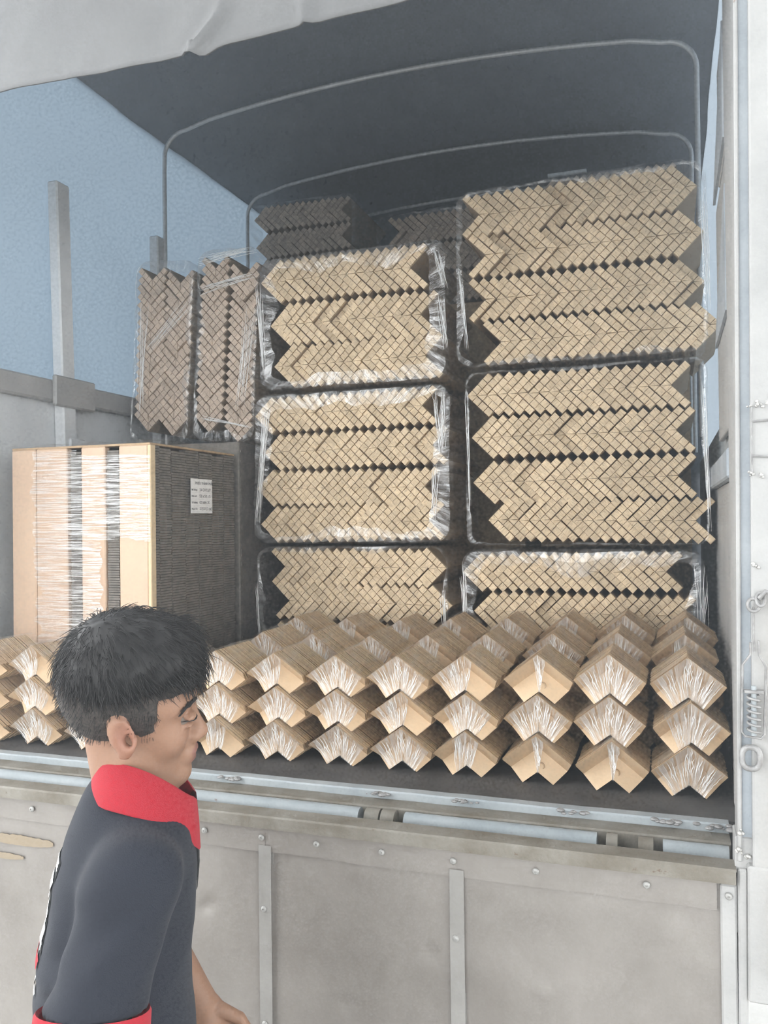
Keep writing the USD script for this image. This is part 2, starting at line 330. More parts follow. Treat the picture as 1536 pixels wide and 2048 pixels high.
# ------------------------------------------------------------------ tailgate, hanging open
tg = thing('tailgate', 'lowered grey sheet-metal tailgate with riveted panels below the cargo', 'tailgate', loc=(-.9, 1.5, .5))
def tgp(name, m, mt, **k):
    m.apply_translation((.9, -1.5, -.5)); return obj(name, m, mt, tg, **k)
DENTS = [(-.64, 1.035, .035, .006), (-.72, 1.045, .02, .004), (-.57, 1.03, .02, -.004), (-.60, .77, .014, .006), (-.57, .75, .03, .004), (-.43, .90, .012, .004), (-.47, .74, .03, .004), (-.9, .92, .012, .007),
         (-1.25, .8, .05, -.004), (-.30, .80, .05, .003), (-.22, .86, .012, -.003), (.0, 1.03, .02, .003), (-.05, .73, .03, .003), (-.32, 1.0, .02, .003), (-.93, 1.03, .03, .004), (-1.4, 1.02, .06, .004), (-.14, 1.055, .03, .004)]
def panel(x0, x1, z0, z1, y, amp, seed, res=.008):
    nx, nz = max(3, int((x1 - x0) / res)), max(3, int((z1 - z0) / res))
    X, Z = np.meshgrid(np.linspace(x0, x1, nx), np.linspace(z0, z1, nz), indexing='ij')
    d = (meshkit.fbm(np.stack([X * 4, Z * 4, X * 0], -1), 3, seed) - .5) * 2 * amp
    for (cx, cz, r, a) in DENTS: d += a * np.exp(-((X - cx) ** 2 + ((Z - cz) * 1.2) ** 2) / (2 * r * r))
    g = grid(np.stack([X, y + d, Z], -1))
    return cat(g, box(x0, x1, y + .010, y + .014, z0, z1))
tgp('core', box(-1.90, .095, 1.516, 1.535, .48, 1.10), 'steel_grey')
edges = [-1.90, -1.152, -.765, -.377, .085]
for k in range(4):
    tgp('sheet', panel(edges[k], edges[k + 1], .48, 1.097, 1.502, .0025, 30 + k), 'sheet_metal', smooth=30)
for k, x in enumerate(edges[1:4]):
    tgp('lap_strip', panel(x - .0135, x + .0135, .48, 1.06, 1.4940, .0006, 40 + k), 'strap_metal', smooth=30)
tgp('edge_strip', box(.070, .095, 1.494, 1.535, .48, 1.092, .003), 'steel_white')
for k in range(4):
    tgp('top_flange', panel(edges[k], edges[k + 1] - (.02 if k == 3 else 0), 1.046, 1.0965, 1.4965, .0012, 50 + k), 'sheet_metal', smooth=30)
tgp('frame_bar', wavy_bar(-1.90, .095, 1.484, 1.533, 1.0965, 1.121, 8, amp=.0008), 'steel_beige')
tgp('hinge_trough', wavy_bar(-1.90, .095, 1.537, 1.60, 1.05, 1.086, 9, amp=.0008), 'steel_beige')
def tubex(xa, xb, y, z, r): return tube([(xa, y, z), (xa + .001, y, z), (xb - .001, y, z), (xb, y, z)], r, 16)
for xa, xb in [(-1.90, -1.20), (-1.17, -.60), (-.505, -.135), (-.02, .09)]:
    tgp('hinge_tube', tubex(xa, xb, 1.594, 1.100, .0185), 'steel_pale', smooth=40)
for xa, xb in [(-.586, -.556), (-.552, -.524), (-.118, -.098), (-.062, -.036)]:
    tgp('hinge_barrel', tubex(xa, xb, 1.592, 1.100, .0205), 'steel_beige', smooth=40)
def rivet(x, z, y):
    pts = [(0, .0), (.0062, .0), (.0060, .0012), (.0042, .0028), (.0018, .0030), (.0016, .0018), (0, .0018)]
    r = trimesh.creation.revolve(np.array(pts), sections=14)
    r.apply_transform(trimesh.transformations.rotation_matrix(np.pi / 2, (1, 0, 0))); r.apply_translation((x, y, z)); return r
riv = [(x, 1.075, 1.494) for x in (-1.62, -1.48, -1.33, -1.18, -1.04, -.90, -.772, -.654, -.521, -.383, -.233, -.046)] + [(.083, 1.074, 1.492)]
riv += [(x, z, 1.4935) for x in (-1.152, -.768, -.380) for z in (.935, .71)]
for x, z, y in riv:
    r = tgp('rivet', rivet(x, z, y), 'rivet_metal', smooth=50)
def blob(pts, y, th=.0012):
    e = trimesh.creation.extrude_polygon(Polygon(pts).buffer(.002), th)
    e.apply_transform(np.array([[1, 0, 0, 0], [0, 0, 1, y], [0, 1, 0, 0], [0, 0, 0, 1.0]])); return e
def ragged(x0, x1, z, h, seed):
    r = np.random.default_rng(seed); xs = np.linspace(x0, x1, 26); t = np.sin(np.linspace(0, np.pi, 26)) ** .6
    top = [(x, z + h * .5 * k + r.uniform(0, .25 * h)) for x, k in zip(xs, t)]; bot = [(x, z - h * .5 * k - r.uniform(0, .1 * h)) for x, k in zip(xs, t)]
    return top + bot[::-1]
tgp('peeled_patch', blob(ragged(-1.46, -1.28, 1.0, .016, 1), 1.4985), 'peel_beige', label='bare beige patch where the paint has peeled')
tgp('peeled_patch', blob(ragged(-1.46, -1.36, .962, .008, 2), 1.4985), 'peel_beige', label='bare beige patch where the paint has peeled')

# ------------------------------------------------------------------ corner post with latch
post = thing('corner_post', 'pale steel corner post at the right of the opening with a spring latch', 'post', loc=(.118, 1.5, 1.15), rot=(0, .5, 0))
def pp(name, m, mt, parent=post, **k): return obj(name, m, mt, parent, **k)
pp('jamb', box(-.014, .004, .004, .06, -.0, 2.1, .002), 'steel_grey')
pp('lip', box(-.020, -.013, -.004, .06, -.02, 2.1, .002), 'steel_white')
pp('column', box(.002, .0335, -.014, .05, -.06, 2.1, .003), 'steel_white')
pp('foot_plate', box(-.006, .036, -.018, .03, -.24, -.02, .003), 'steel_white')
pp('bracket', box(-.024, .004, .002, .06, -.14, .02, .002), 'steel_white')
pp('foot_bar', box(-.020, -.005, -.008, .03, -.64, -.03, .003), 'steel_white')
pp('cover_plate', box(.004, .032, -.022, -.012, 1.565, 1.67, .006), 'steel_white')
def weld(cs, r, seed):
    q = np.random.default_rng(seed); ms = []
    for c in cs:
        for _ in range(5):
            s = trimesh.creation.icosphere(1, r * q.uniform(.5, 1)); s.apply_translation(np.array(c) + q.normal(0, r * .7, 3)); ms.append(s)
    return cat(*ms)
br = pp('hasp', cat(tube([(.0035, -.018, .726), (.0035, -.018, .62)], .0014, 8), tube([(.0035, -.018, .702), (.05, -.022, .705)], .0018, 8), tube([(.0035, -.018, .646), (.05, -.022, .644)], .0018, 8)), 'dull_metal', smooth=40)
pp('weld', weld([(.003, -.016, .728), (.010, -.016, .733), (.018, -.016, .728), (.028, -.015, .731), (.003, -.016, .618), (.016, -.015, .612)], .0032, 3), 'weld_metal', smooth=True)
pp('weld', weld([(.008, -.016, .47), (.0, -.012, 1.61), (.004, -.012, 1.575), (-.004, .0, -.01), (-.014, -.004, .03), (-.02, -.004, .0)], .004, 5), 'weld_metal', smooth=True)
# latch: eye bolt, wire stirrup, spring on a rod, ring
lat = pp('latch', tube([(.004, -.024, .402), (.0045, -.024, .33)], .0018, 8), 'dull_metal', smooth=40, label='spring latch of bent steel rod')
yl = -.026
sp = [(-.001, .345), (-.001, .325), (-.013, .308), (-.0145, .20), (-.010, .193), (.014, .191), (.019, .198), (.022, .306), (.012, .325), (.0115, .348)]
obj('stirrup', tube([(x, yl, z) for x, z in sp], .0020, 8), 'dull_metal', lat, smooth=40)
th = np.linspace(0, 2 * np.pi * 6, 6 * 16)
obj('spring', tube(np.stack([.0035 + .0095 * np.cos(th), yl - .001 + .008 * np.sin(th), .262 - .062 * th / th[-1]], -1), .0021, 8), 'dull_metal', lat, smooth=40)
obj('spring_rod', tube([(.0035, yl, .275), (.0035, yl, .195)], .0042, 10), 'steel_pale', lat, smooth=40)
obj('washer', box(-.011, .018, yl - .008, yl + .006, .2635, .2685, .001), 'dull_metal', lat)
th = np.linspace(0, 2 * np.pi, 24, endpoint=False)
obj('eye_bolt', cat(tube(np.stack([.004 + .009 * np.cos(th), yl + .003 * np.sin(th), .405 + .010 * np.sin(th)], -1), .0028, 8, True),
                    tube(np.stack([.014 + .006 * np.cos(th), yl + .007 * np.sin(th), .414 + .010 * np.sin(th)], -1), .0026, 8, True),
                    tube([(.012, yl, .415), (.022, yl, .427), (.034, yl, .424)], .004, 8)), 'dull_metal', lat, smooth=True)
s = np.array([(.0135 * np.sign(math.cos(t)) * abs(math.cos(t)) ** .8, .0175 * np.sign(math.sin(t)) * abs(math.sin(t)) ** .8) for t in th])
obj('ring', tube(np.stack([s[:, 0] - .001, s[:, 0] * 0 - .024, s[:, 1] + .158], -1), .0048, 10, True), 'dull_metal', lat, smooth=True)
zz = np.linspace(.42, -.20, 24)
tag(obj('rope', tube(np.stack([.153 + .004 * np.sin(zz * 7), 1.47 + 0 * zz, 1.15 + zz], -1), .003, 8), 'rope_tan', smooth=True), 'thin tan rope hanging along the outer edge of the corner post', 'rope')
# ------------------------------------------------------------------ stacked bundles of fluted corner boards
SQ = math.sqrt(.5)
def fluted_board(h, p, depth, r, cells=4, simple=False):
    """one V-shaped board seen end on, apex at the origin pointing to -x, end face at y=0; returns mesh and uv"""
    L, t = h / SQ, p * SQ * .965
    V, F, UV = [], [], []
    def add(v, f, uv):
        k = len(V); V.extend(v); F.extend([[a + k for a in q] for q in f]); UV.extend(uv)
    sec = [(0, 0), (h, h), (h + t * SQ, h - t * SQ), (t / SQ, 0), (h + t * SQ, -h + t * SQ), (h, -h)]
    y0 = .007
    v = [(x, y0, z) for x, z in sec] + [(x, depth, z) for x, z in sec]
    f = [(0, 1, 2), (0, 2, 3), (0, 3, 4), (0, 4, 5)]
    for i in range(6):
        j = (i + 1) % 6; f += [(i, j, j + 6), (i, j + 6, i + 6)]
    add(v, f, [(.0, -100.)] * len(v))
    o = r.uniform(0, 9)
    for sg in (1, -1):
        eu, ev = np.array((SQ, SQ * sg)), np.array((SQ, -SQ * sg))
        us = np.linspace(0, L, cells + 1) + np.r_[0, r.uniform(-.0016, .0016, cells - 1), r.uniform(-.0015, .001)]
        for k in range(cells):
            a, b, g = us[k] + .0009, us[k + 1] - .0009, .0010
            ds = r.uniform(-.0009, .0009, 4)
            q = [(a if k else g, g), (b, g), (b, t - g), (a if k else t + .0004, t - g)]
            q = [(u + d, w) for (u, w), d in zip(q, ds)]
            yf = r.uniform(-.0018, .0015) + r.uniform(-.001, .001, 4)
            front = [(*(eu * u + ev * w), y) for (u, w), y in zip(q, yf)]
            vv = [(x, y, z) for x, z, y in front]
            if simple:
                add(vv, [(0, 1, 2), (0, 2, 3)], [(u + o + sg, w + o) for u, w in q])
            else:
                e = .0006; cu, cw = np.mean(q, 0)
                base = [(*(eu * (u + np.sign(u - cu) * e) + ev * (w + np.sign(w - cw) * e)), y0 + .0005) for u, w in q]
                vv += [(x, y, z) for x, z, y in base]
                f = [(0, 1, 2), (0, 2, 3)]
                for i in range(4):
                    j = (i + 1) % 4; f += [(i, i + 4, j + 4), (i, j + 4, j)]
                add(vv, f, [(u + o + sg, w + o) for u, w in q] * 2)
    return np.array(V), np.array(F), np.array(UV)

def wrap_film(root, w, hgt, depth, r, lip=(.03, .05), y0=-.010, rc=.05, mt='film_wrap', out=.004):
    """film wound round the bundle: side band with rounded corners and a lip folded over the front edges; the section is centred on x, from z=0 up"""
    n = 180; a = np.linspace(0, 2 * np.pi, n, endpoint=False)
    def ring(ox, oz, rr):
        hw, hh = w / 2 + ox, hgt / 2 + oz
        P = []
        per = []
        for (cx, cz, a0) in ((hw - rr, hh - rr, 0), (-hw + rr, hh - rr, .5), (-hw + rr, -hh + rr, 1), (hw - rr, -hh + rr, 1.5)):
            for t in np.linspace(0, .5, 12): P.append((cx + rr * math.cos((a0 + t) * np.pi), cz + rr * math.sin((a0 + t) * np.pi)))
        P = np.array(P + P[:1]); s = np.r_[0, np.cumsum(np.linalg.norm(np.diff(P, axis=0), axis=1))]
        u = np.linspace(0, s[-1], n + 1); return np.stack([np.interp(u, s, P[:, 0]), np.interp(u, s, P[:, 1])], -1), u
    R0, s = ring(out, out, rc)
    dirn = -R0 / np.linalg.norm(R0, axis=1, keepdims=True)
    loopn = np.stack([np.cos(2 * np.pi * s / s[-1]), np.sin(2 * np.pi * s / s[-1]), s * 0], -1) * 2.2
    lw = lip[0] + (lip[1] - lip[0]) * 2 * np.clip(meshkit.fbm(loopn + 5, 3, int(r.integers(99))) - .3, 0, 1)
    rows = [(.16, 0, .002), (.08, 0, .003), (.03, 0, .002), (.006, 0, .0), (y0, .12, .0), (y0 - .002, .45, .0), (y0 - .001, .75, 0), (y0, 1.0, 0)]
    P, UV = [], []; acc = 0; prev = None
    for (y, k, am) in rows:
        wob = (meshkit.fbm(np.stack([loopn[:, 0] * 6, loopn[:, 1] * 6, s * 0 + y * 9], -1), 3, 7) - .5)[:, None]
        q = R0 + dirn * (lw[:, None] * k + .010 * wob * (k > 0) + np.abs(wob) * am)
        yy = y + (wob[:, 0] * .006 if k else 0)
        P.append(np.stack([q[:, 0], yy + 0 * s, q[:, 1] + hgt / 2], -1))
        if prev is not None: acc += abs(y - prev[0]) + abs(k - prev[1]) * lip[1]
        prev = (y, k); UV.append(np.stack([s, s * 0 + acc], -1))
    m = grid(np.stack(P)); obj('stretch_film', m, mt, root, uv=np.concatenate(UV), label='clear stretch film wound round the bundle', smooth=False)

def strands(root, segs, r, label='taut white film strands'):
    """segs: (x0, z0, x1, z1, count, spread, y)"""
    L, W = [], []
    for (x0, z0, x1, z1, c, sp, y) in segs:
        for k in range(c):
            d0, d1 = r.uniform(-sp, sp), r.uniform(-sp, sp) * .6
            dx, dz = x1 - x0, z1 - z0; l = math.hypot(dx, dz); nx, nz = -dz / l, dx / l
            ta, tb = sorted(r.uniform(0, 1, 2)); ta, tb = ta * .4, .6 + tb * .4
            t = np.linspace(ta, tb, 6)
            dd = d0 + (d1 - d0) * t + r.normal(0, .0006, 6)
            L.append(np.stack([x0 + dx * t + nx * dd, y + r.uniform(-.004, .004) + 0 * t, z0 + dz * t + nz * dd], -1))
            W += list(r.uniform(.0006, .0016) * np.r_[.3, 1, 1, 1, 1, .3])
    curves('film_strands', L, W, 'film_strand_glint', root, kind='stuff', label=label)

def bundle(label, x0, x1, yf, z0, z1, rows, dirs, p=.031, depth=.48, seed=0, tilt=0, cols=False, mt='board_end', group=None, simple=False, shift=None, gaps=(), lip=(.02, .05), film=True, rc=.05, lower=None, locks=None):
    r = np.random.default_rng(seed)
    root = thing('board_bundle', label, 'cardboard bundle', ((x0 + x1) / 2, yf, z0), rot=(0, tilt, 0), group=group)
    w, hgt = x1 - x0, z1 - z0
    span, across = (hgt, w) if cols else (w, hgt)
    locks = locks or 'g' * (rows - 1)          # per joint between rows: l = teeth interlock, g = tip to tip with dark diamond gaps, m = half way
    ov = [{'l': .5, 'm': .3, 'g': .10}[c] * p for c in locks]
    h = (across + sum(ov)) / rows / 2; centre = [across - h]
    for o in ov: centre.append(centre[-1] - 2 * h + o)
    phase = [0.]
    for c in locks: phase.append((phase[-1] + {'l': .5, 'm': .38, 'g': .06}[c] * p) % p)
    n = int((span - h) / p - .5)
    slack = span - h - p * n
    for k in range(rows):
        d = dirs[k]; zc = centre[k]
        off = round(slack * (.5 if shift is None else shift[k]) / p) * p + phase[k]
        if d == '>': off = slack - off
        rowy = r.uniform(-.003, .003); drift = r.uniform(-.004, .004)
        pos = off
        for i in range(n):
            V, F, UV = fluted_board(h * r.uniform(.965, 1.0), p, depth, r, simple=simple)
            y = rowy + r.normal(0, .0016) + (r.uniform(.006, .016) if r.random() < .06 else 0)
            V = V.copy()
            V[:, 1] += y
            V[:, 2] += drift * (i / n - .5) * 2 + r.normal(0, .0007)
            V[:, 0] += pos + r.normal(0, .0006)
            pos += p
            if (k, i) in gaps: V[:, 1] += .02
            if d == '>': V[:, 0] = span - V[:, 0]
            V[:, 2] += zc
            if cols: V = np.stack([V[:, 2], V[:, 1], V[:, 0]], -1)
            V[:, 0] -= w / 2
            obj('corner_board', trimesh.Trimesh(V, F, process=False), mt, root, uv=UV)
    if lower:
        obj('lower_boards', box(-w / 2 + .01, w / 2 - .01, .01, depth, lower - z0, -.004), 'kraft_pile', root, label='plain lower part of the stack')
    if film: wrap_film(root, w, hgt, depth, r, lip=lip, rc=rc)
    return root, w, hgt, r

G1 = 'film-wrapped bundles of V-shaped fluted boards'
def G(label, *a, **k): return bundle(label, *a, group=G1, **k)
# right column, from the deck up
b, w, hh, r = G('tan V-board bundle lowest in the right-hand column, apexes to the left', -.600, .088, 2.5, 1.135, 1.602, 4, '<<<<', seed=1, locks='glm', shift=[.3, .5, .4, .5], lip=(.03, .10))
strands(b, [(-w / 2 + .0, hh * .93, -w / 2 + .012, hh * .5, 14, .012, -.014), (w / 2 - .01, hh * .95, w / 2 + .0, hh * .35, 10, .03, -.012)], r)
b, w, hh, r = G('tan V-board bundle in the middle of the right-hand column, apexes to the left', -.580, .100, 2.5, 1.622, 2.138, 4, '<<<<', seed=2, locks='mgl', shift=[.0, .3, .5, .7], lip=(.004, .02), rc=.03)
strands(b, [(w / 2 - .01, hh * .92, w / 2 + .006, .02, 12, .008, -.014), (-w / 2, hh * .9, -w / 2 + .01, .05, 6, .006, -.012)], r)
b, w, hh, r = G('large tan V-board bundle on top of the right-hand column, apexes to the right', -.605, .104, 2.5, 2.160, 2.690, 4, '>>>>', seed=3, locks='lgm', shift=[.1, .5, .6, .9], gaps=((1, 17), (1, 16), (0, 11)), lip=(.01, .06))
strands(b, [(w / 2 - .005, hh * .85, w / 2 + .004, hh * .2, 14, .012, -.014), (-w / 2 + .01, hh * .6, -w / 2 + .03, .05, 10, .010, -.013)], r)
# middle column
b, w, hh, r = G('tan V-board bundle lowest in the middle column, apexes to the right', -1.292, -.648, 2.5, 1.135, 1.612, 4, '>>>>', seed=4, locks='lgl', p=.0305, shift=[.9, .6, .5, .5], lip=(.005, .04))
strands(b, [(w / 2 - .015, hh * .75, w / 2 - .005, hh * .2, 10, .01, -.014), (-w / 2 + .0, hh * .8, -w / 2 + .01, hh * .3, 8, .01, -.013)], r)
b, w, hh, r = G('tan V-board bundle second from bottom in the middle column, notches at its right edge', -1.300, -.632, 2.5, 1.628, 2.112, 4, '<<<<', seed=5, locks='ggl', p=.0305, shift=[.6, .95, .1, .1], lip=(.03, .09))
strands(b, [(w / 2 - .035, hh * .97, w / 2 - .02, hh * .55, 26, .022, -.016), (w / 2 - .045, hh * .5, w / 2 - .06, hh * .1, 10, .02, -.012), (-w / 2 + .05, hh * .95, -w / 2 + .012, hh * .1, 20, .016, -.014)], r)
b, w, hh, r = G('tan three-row V-board bundle on top of the middle column, loose film at its right', -1.275, -.640, 2.5, 2.130, 2.560, 3, '<<<', seed=6, locks='gl', p=.0305, shift=[.1, .7, .9], lip=(.03, .10))
strands(b, [(w / 2 - .03, hh * .95, w / 2 - .0, hh * .62, 14, .016, -.014), (w / 2 - .02, hh * .6, w / 2 - .0, hh * .2, 12, .016, -.014), (-w / 2 + .0, hh * .85, -w / 2 + .02, hh * .1, 16, .014, -.014)], r)
# upright bundles on the left
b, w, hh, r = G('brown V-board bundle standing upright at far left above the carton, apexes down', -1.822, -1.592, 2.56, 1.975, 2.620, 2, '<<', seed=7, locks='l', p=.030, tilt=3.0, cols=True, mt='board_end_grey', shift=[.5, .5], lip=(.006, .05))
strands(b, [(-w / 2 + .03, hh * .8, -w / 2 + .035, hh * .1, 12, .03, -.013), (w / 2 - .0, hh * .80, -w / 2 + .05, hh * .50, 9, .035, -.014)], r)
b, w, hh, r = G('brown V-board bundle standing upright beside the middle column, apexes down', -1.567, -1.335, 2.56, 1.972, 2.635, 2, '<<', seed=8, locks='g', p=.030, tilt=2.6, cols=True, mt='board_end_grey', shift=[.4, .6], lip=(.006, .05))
strands(b, [(-w / 2, hh * .94, w / 2, hh * .985, 14, .02, -.014), (-w / 2, hh * .78, w / 2, hh * .86, 16, .02, -.014), (-w / 2, .09, w / 2, .05, 10, .012, -.013), (w / 2 - .02, hh * .7, w / 2 - .05, .1, 16, .03, -.016)], r)
# bundles in the dark at the back
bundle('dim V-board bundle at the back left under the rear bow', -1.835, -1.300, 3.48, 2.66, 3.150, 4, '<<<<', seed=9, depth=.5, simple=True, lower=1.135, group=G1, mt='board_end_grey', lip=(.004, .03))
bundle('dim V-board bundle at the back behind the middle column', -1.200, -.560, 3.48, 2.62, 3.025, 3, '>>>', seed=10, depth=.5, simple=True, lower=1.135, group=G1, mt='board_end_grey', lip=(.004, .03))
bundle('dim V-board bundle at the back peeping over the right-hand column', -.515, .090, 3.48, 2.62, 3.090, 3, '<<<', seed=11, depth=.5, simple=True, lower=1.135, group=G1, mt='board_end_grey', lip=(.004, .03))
tag(obj('paper_strip', box(-.455, -.30, 3.46, 3.475, 3.092, 3.104, .001), 'paper_grey'), 'pale strip lying on top of the dim bundle at the back right', 'strip')

# ------------------------------------------------------------------ film-wrapped carton stack on the left
car = thing('carton_pallet', 'tall film-wrapped block of brown board panels left of the bundles, shiny film across it', 'cardboard stack', loc=(-1.58, 1.97, 1.13))
def cp(name, m, mt, **k):
    m.apply_translation((1.58, -1.97, -1.13)); return obj(name, m, mt, car, **k)
def lay(x0, x1, y0, y1, z0, z1, n, seed, along='x'):
    """a strip of stacked board edges: n thin layers, each a little in or out"""
    r = np.random.default_rng(seed); ms = []; zs = np.linspace(z0, z1, n + 1)
    for k in range(n):
        d = r.uniform(0, .004)
        if along == 'x': ms.append(box(x0, x1, y0 + d, y1, zs[k], zs[k + 1] - .0012))
        else: ms.append(box(x0, x1 - d, y0, y1, zs[k], zs[k + 1] - .0012))
    return cat(*ms)
ZT = 1.912
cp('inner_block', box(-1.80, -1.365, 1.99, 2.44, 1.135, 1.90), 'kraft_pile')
for (xa, xb) in [(-1.815, -1.730), (-1.728, -1.620), (-1.572, -1.492), (-1.446, -1.352)]:
    cp('face_panel', box(xa, xb, 1.968, 1.992, 1.135, ZT, .003), 'kraft_sheet')
cp('edge_layers', lay(-1.612, -1.576, 1.972, 1.99, 1.135, ZT - .01, 110, 1), 'stack_edges_shaded', kind='stuff', label='layered board edges between the panels')
cp('edge_layers', lay(-1.488, -1.450, 1.972, 1.99, 1.135, ZT - .01, 110, 2), 'stack_edges_shaded', kind='stuff', label='layered board edges between the panels')
cp('corner_edge', box(-1.352, -1.341, 1.966, 1.99, 1.135, ZT, .002), 'kraft_cut', label='pale cut edge at the corner')
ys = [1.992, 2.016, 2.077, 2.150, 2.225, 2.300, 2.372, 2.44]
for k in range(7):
    cp('edge_layers', lay(-1.37, -1.345 - .002 * (k % 2), ys[k] + .001, ys[k + 1] - .001, 1.135, ZT - .004 * (k % 3), 100, 10 + k, 'y'), 'stack_edges_shaded', kind='stuff', label='stacked board edges on the side of the block')
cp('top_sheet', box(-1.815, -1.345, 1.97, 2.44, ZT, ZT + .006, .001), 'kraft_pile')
X, Z = np.meshgrid(np.linspace(-1.70, -1.338, 120), np.linspace(1.25, 1.905, 160), indexing='ij')
w_ = (meshkit.fbm(np.stack([X * 8, Z * 60, X * 0], -1), 3, 4) - .5)
edge_in = (meshkit.fbm(np.stack([X * 0, Z * 40, X * 0], -1), 3, 8) - .5) * .05 - .03 * np.sin((Z - 1.25) * 3)
X2 = X + (X < -1.60) * (edge_in * (-1.60 - X) / .1)
m = grid(np.stack([X2, 1.957 + w_ * .010, Z], -1))
fc = m.triangles_center; rag = (meshkit.fbm(np.stack([fc[:, 0] * 14, fc[:, 2] * 50, fc[:, 0] * 0], -1), 3, 2) - .5) * .10
m.update_faces(~(((fc[:, 0] > -1.50 + rag * .3) & (fc[:, 2] < 1.66 + rag)) | ((fc[:, 0] > -1.58) & (fc[:, 2] > 1.885 + rag * .2))))
cp('stretch_film', m, 'film_box', uv=np.stack([X.ravel(), Z.ravel()], -1), label='shiny creased stretch film over the front')
tp = np.linspace(-1.82, -1.34, 40)
P = np.stack([np.stack([tp, 1.975 + .45 * t + 0 * tp, ZT + .010 + .006 * np.sin(tp * 40) + .008 * np.sin(np.pi * t)], -1) for t in np.linspace(-.02, 1, 8)])
cp('top_film', grid(P), 'film_wrap', uv=P[:, :, :2].reshape(-1, 2), smooth=True)
# printed slip on the dark side
sl = thing('paper_slip', 'white printed slip stuck on the dark side of the film-wrapped block', 'paper slip', loc=(-1.342, 2.228, 1.776))
obj('sheet', box(0, .0012, -.060, .062, -.052, .052), 'paper', sl)
def line_text(s, y, z, h):
    m = meshkit.text_mesh(s, h, .0004)
    m.apply_transform(np.array([[0, 0, 1, .0012], [1, 0, 0, y], [0, 1, 0, z], [0, 0, 0, 1.0]])); return m
obj('heading', line_text('PHIẾU THÀNH PHẨM', -.036, .035, .0075), 'ink', sl)
for k, (a, b_) in enumerate([('Mã hàng:', '14 CH 10/7'), ('Kích cỡ:', '50 x 50 x 5'), ('Số lượng:', '01 kiện 20'), ('Ngày SX:', '27/10 (1 ca)')]):
    z = .016 - .019 * k
    obj('text_line', cat(line_text(a, -.056, z, .0055), line_text(b_, -.012, z - .001, .0085)), 'ink', sl)
    obj('ruled_line', box(.0012, .0015, -.054, .056, z - .0065, z - .0061), 'paper_grey', sl)
# a second stack behind it, its shade put into the colour
d2 = thing('carton_pallet', 'stack of boards behind the film-wrapped block, coloured dark for shade, under the upright bundles', 'cardboard stack', loc=(-1.58, 2.47, 1.13))
obj('board_block', box(-.24, .235, 0, .60, .005, .832, .004), 'stack_edges_shaded', d2)
m = lay(.225, .238, .01, .58, .01, .83, 100, 33, 'y'); obj('edge_layers', m, 'stack_edges_shaded', d2, kind='stuff')

# ------------------------------------------------------------------ small bundles of notched corner pieces on the deck
TH = math.radians(38.0); P1, P2, SL = .0275, .038, .0925
UX, UZ, NX, NZ = math.cos(TH), -math.sin(TH), math.sin(TH), math.cos(TH)
YS = {P1: 0.0, 0.0: .037, -P2: .017}
def arm_pt(n, s, sg): return np.array([sg * (UX * s + NX * (n - P1)), UZ * s + NZ * (n - P1)])
def corner_piece(y=0., th=.0042, jit=0.):
    V, F = [], []
    for sg in (1, -1):
        pts = []
        for n, bend in ((P1, 0), (0.0, .006), (-P2, 0)):
            s0 = (P1 - n) * math.tan(TH)
            cx = .0006 if n == -P2 else 0
            pts.append([(*(arm_pt(n, s0, sg) + (sg * cx, 0)), YS[n]), (*arm_pt(n, SL + bend + jit, sg), YS[n])])
        k = len(V)
        for dy in (0, th):
            for row in pts:
                for (x, z, yy) in row: V.append((x, y + yy + dy, z))
        for o in (0, 6):
            for i in (0, 2): F += [(k + o + i, k + o + i + 1, k + o + i + 3), (k + o + i, k + o + i + 3, k + o + i + 2)]
        rim = [0, 1, 3, 5, 4, 2]
        for i in range(6):
            a, b = rim[i], rim[(i + 1) % 6]; F += [(k + a, k + b, k + b + 6), (k + a, k + b + 6, k + a + 6)]
    return trimesh.Trimesh(np.array(V), np.array(F), process=False)
DEPTH = .215; DZ = (P1 + P2) / math.cos(TH) + (SL - (P1 + P2) * math.tan(TH)) * math.sin(TH)   # apex height over the tips
def film_sheet(a0, a1, b0, b1, r, t0=0., t1=1., n=22, m=14):
    """film over the hollow of the front piece: from arm distance a0 (left) to a1 (right) on the outer edge, b0..b1 on the inner edge"""
    s_in = (P1 + P2) * math.tan(TH)
    P = np.zeros((n, m, 3)); UV = np.zeros((n, m, 2)); sd = int(r.integers(1000))
    for i, q in enumerate(np.linspace(0, 1, n)):
        a, b = a0 + (a1 - a0) * q, b0 + (b1 - b0) * q
        O = arm_pt(P1, abs(a), 1 if a >= 0 else -1); I = arm_pt(-P2, s_in + abs(b), 1 if b >= 0 else -1)
        for j, t in enumerate(np.linspace(t0, t1, m)):
            x, z = O + (I - O) * t
            y = -.0035 + .017 * t + .006 * math.sin(np.pi * t)
            P[i, j] = (x, y, z); UV[i, j] = (a * .6 + b * .4, t * .08)
    P[:, :, 1] += (meshkit.fbm(np.stack([UV[:, :, 0] * 120, UV[:, :, 1] * 18, UV[:, :, 0] * 0], -1), 3, sd) - .5) * .007
    return grid(P), UV.reshape(-1, 2) + r.uniform(0, 5)
def film_top(a0, a1, r, n=26, m=9):
    P = np.zeros((n, m, 3)); UV = np.zeros((n, m, 2))
    for i, a in enumerate(np.linspace(a0, a1, n)):
        O = arm_pt(P1, abs(a), 1 if a >= 0 else -1)
        rise = .0035 + .004 * math.exp(-(a / .02) ** 2)
        for j, t in enumerate(np.linspace(0, 1, m)):
            P[i, j] = (O[0] + math.copysign(NX * .0015, a), -.004 + t * (DEPTH - .01), O[1] + rise * (.6 + .4 * math.sin(t * 3.1))); UV[i, j] = (a, t * .2)
    P[:, :, 2] += (meshkit.fbm(P * 45, 3, int(r.integers(99))) - .5) * .005
    return grid(P), UV.reshape(-1, 2)
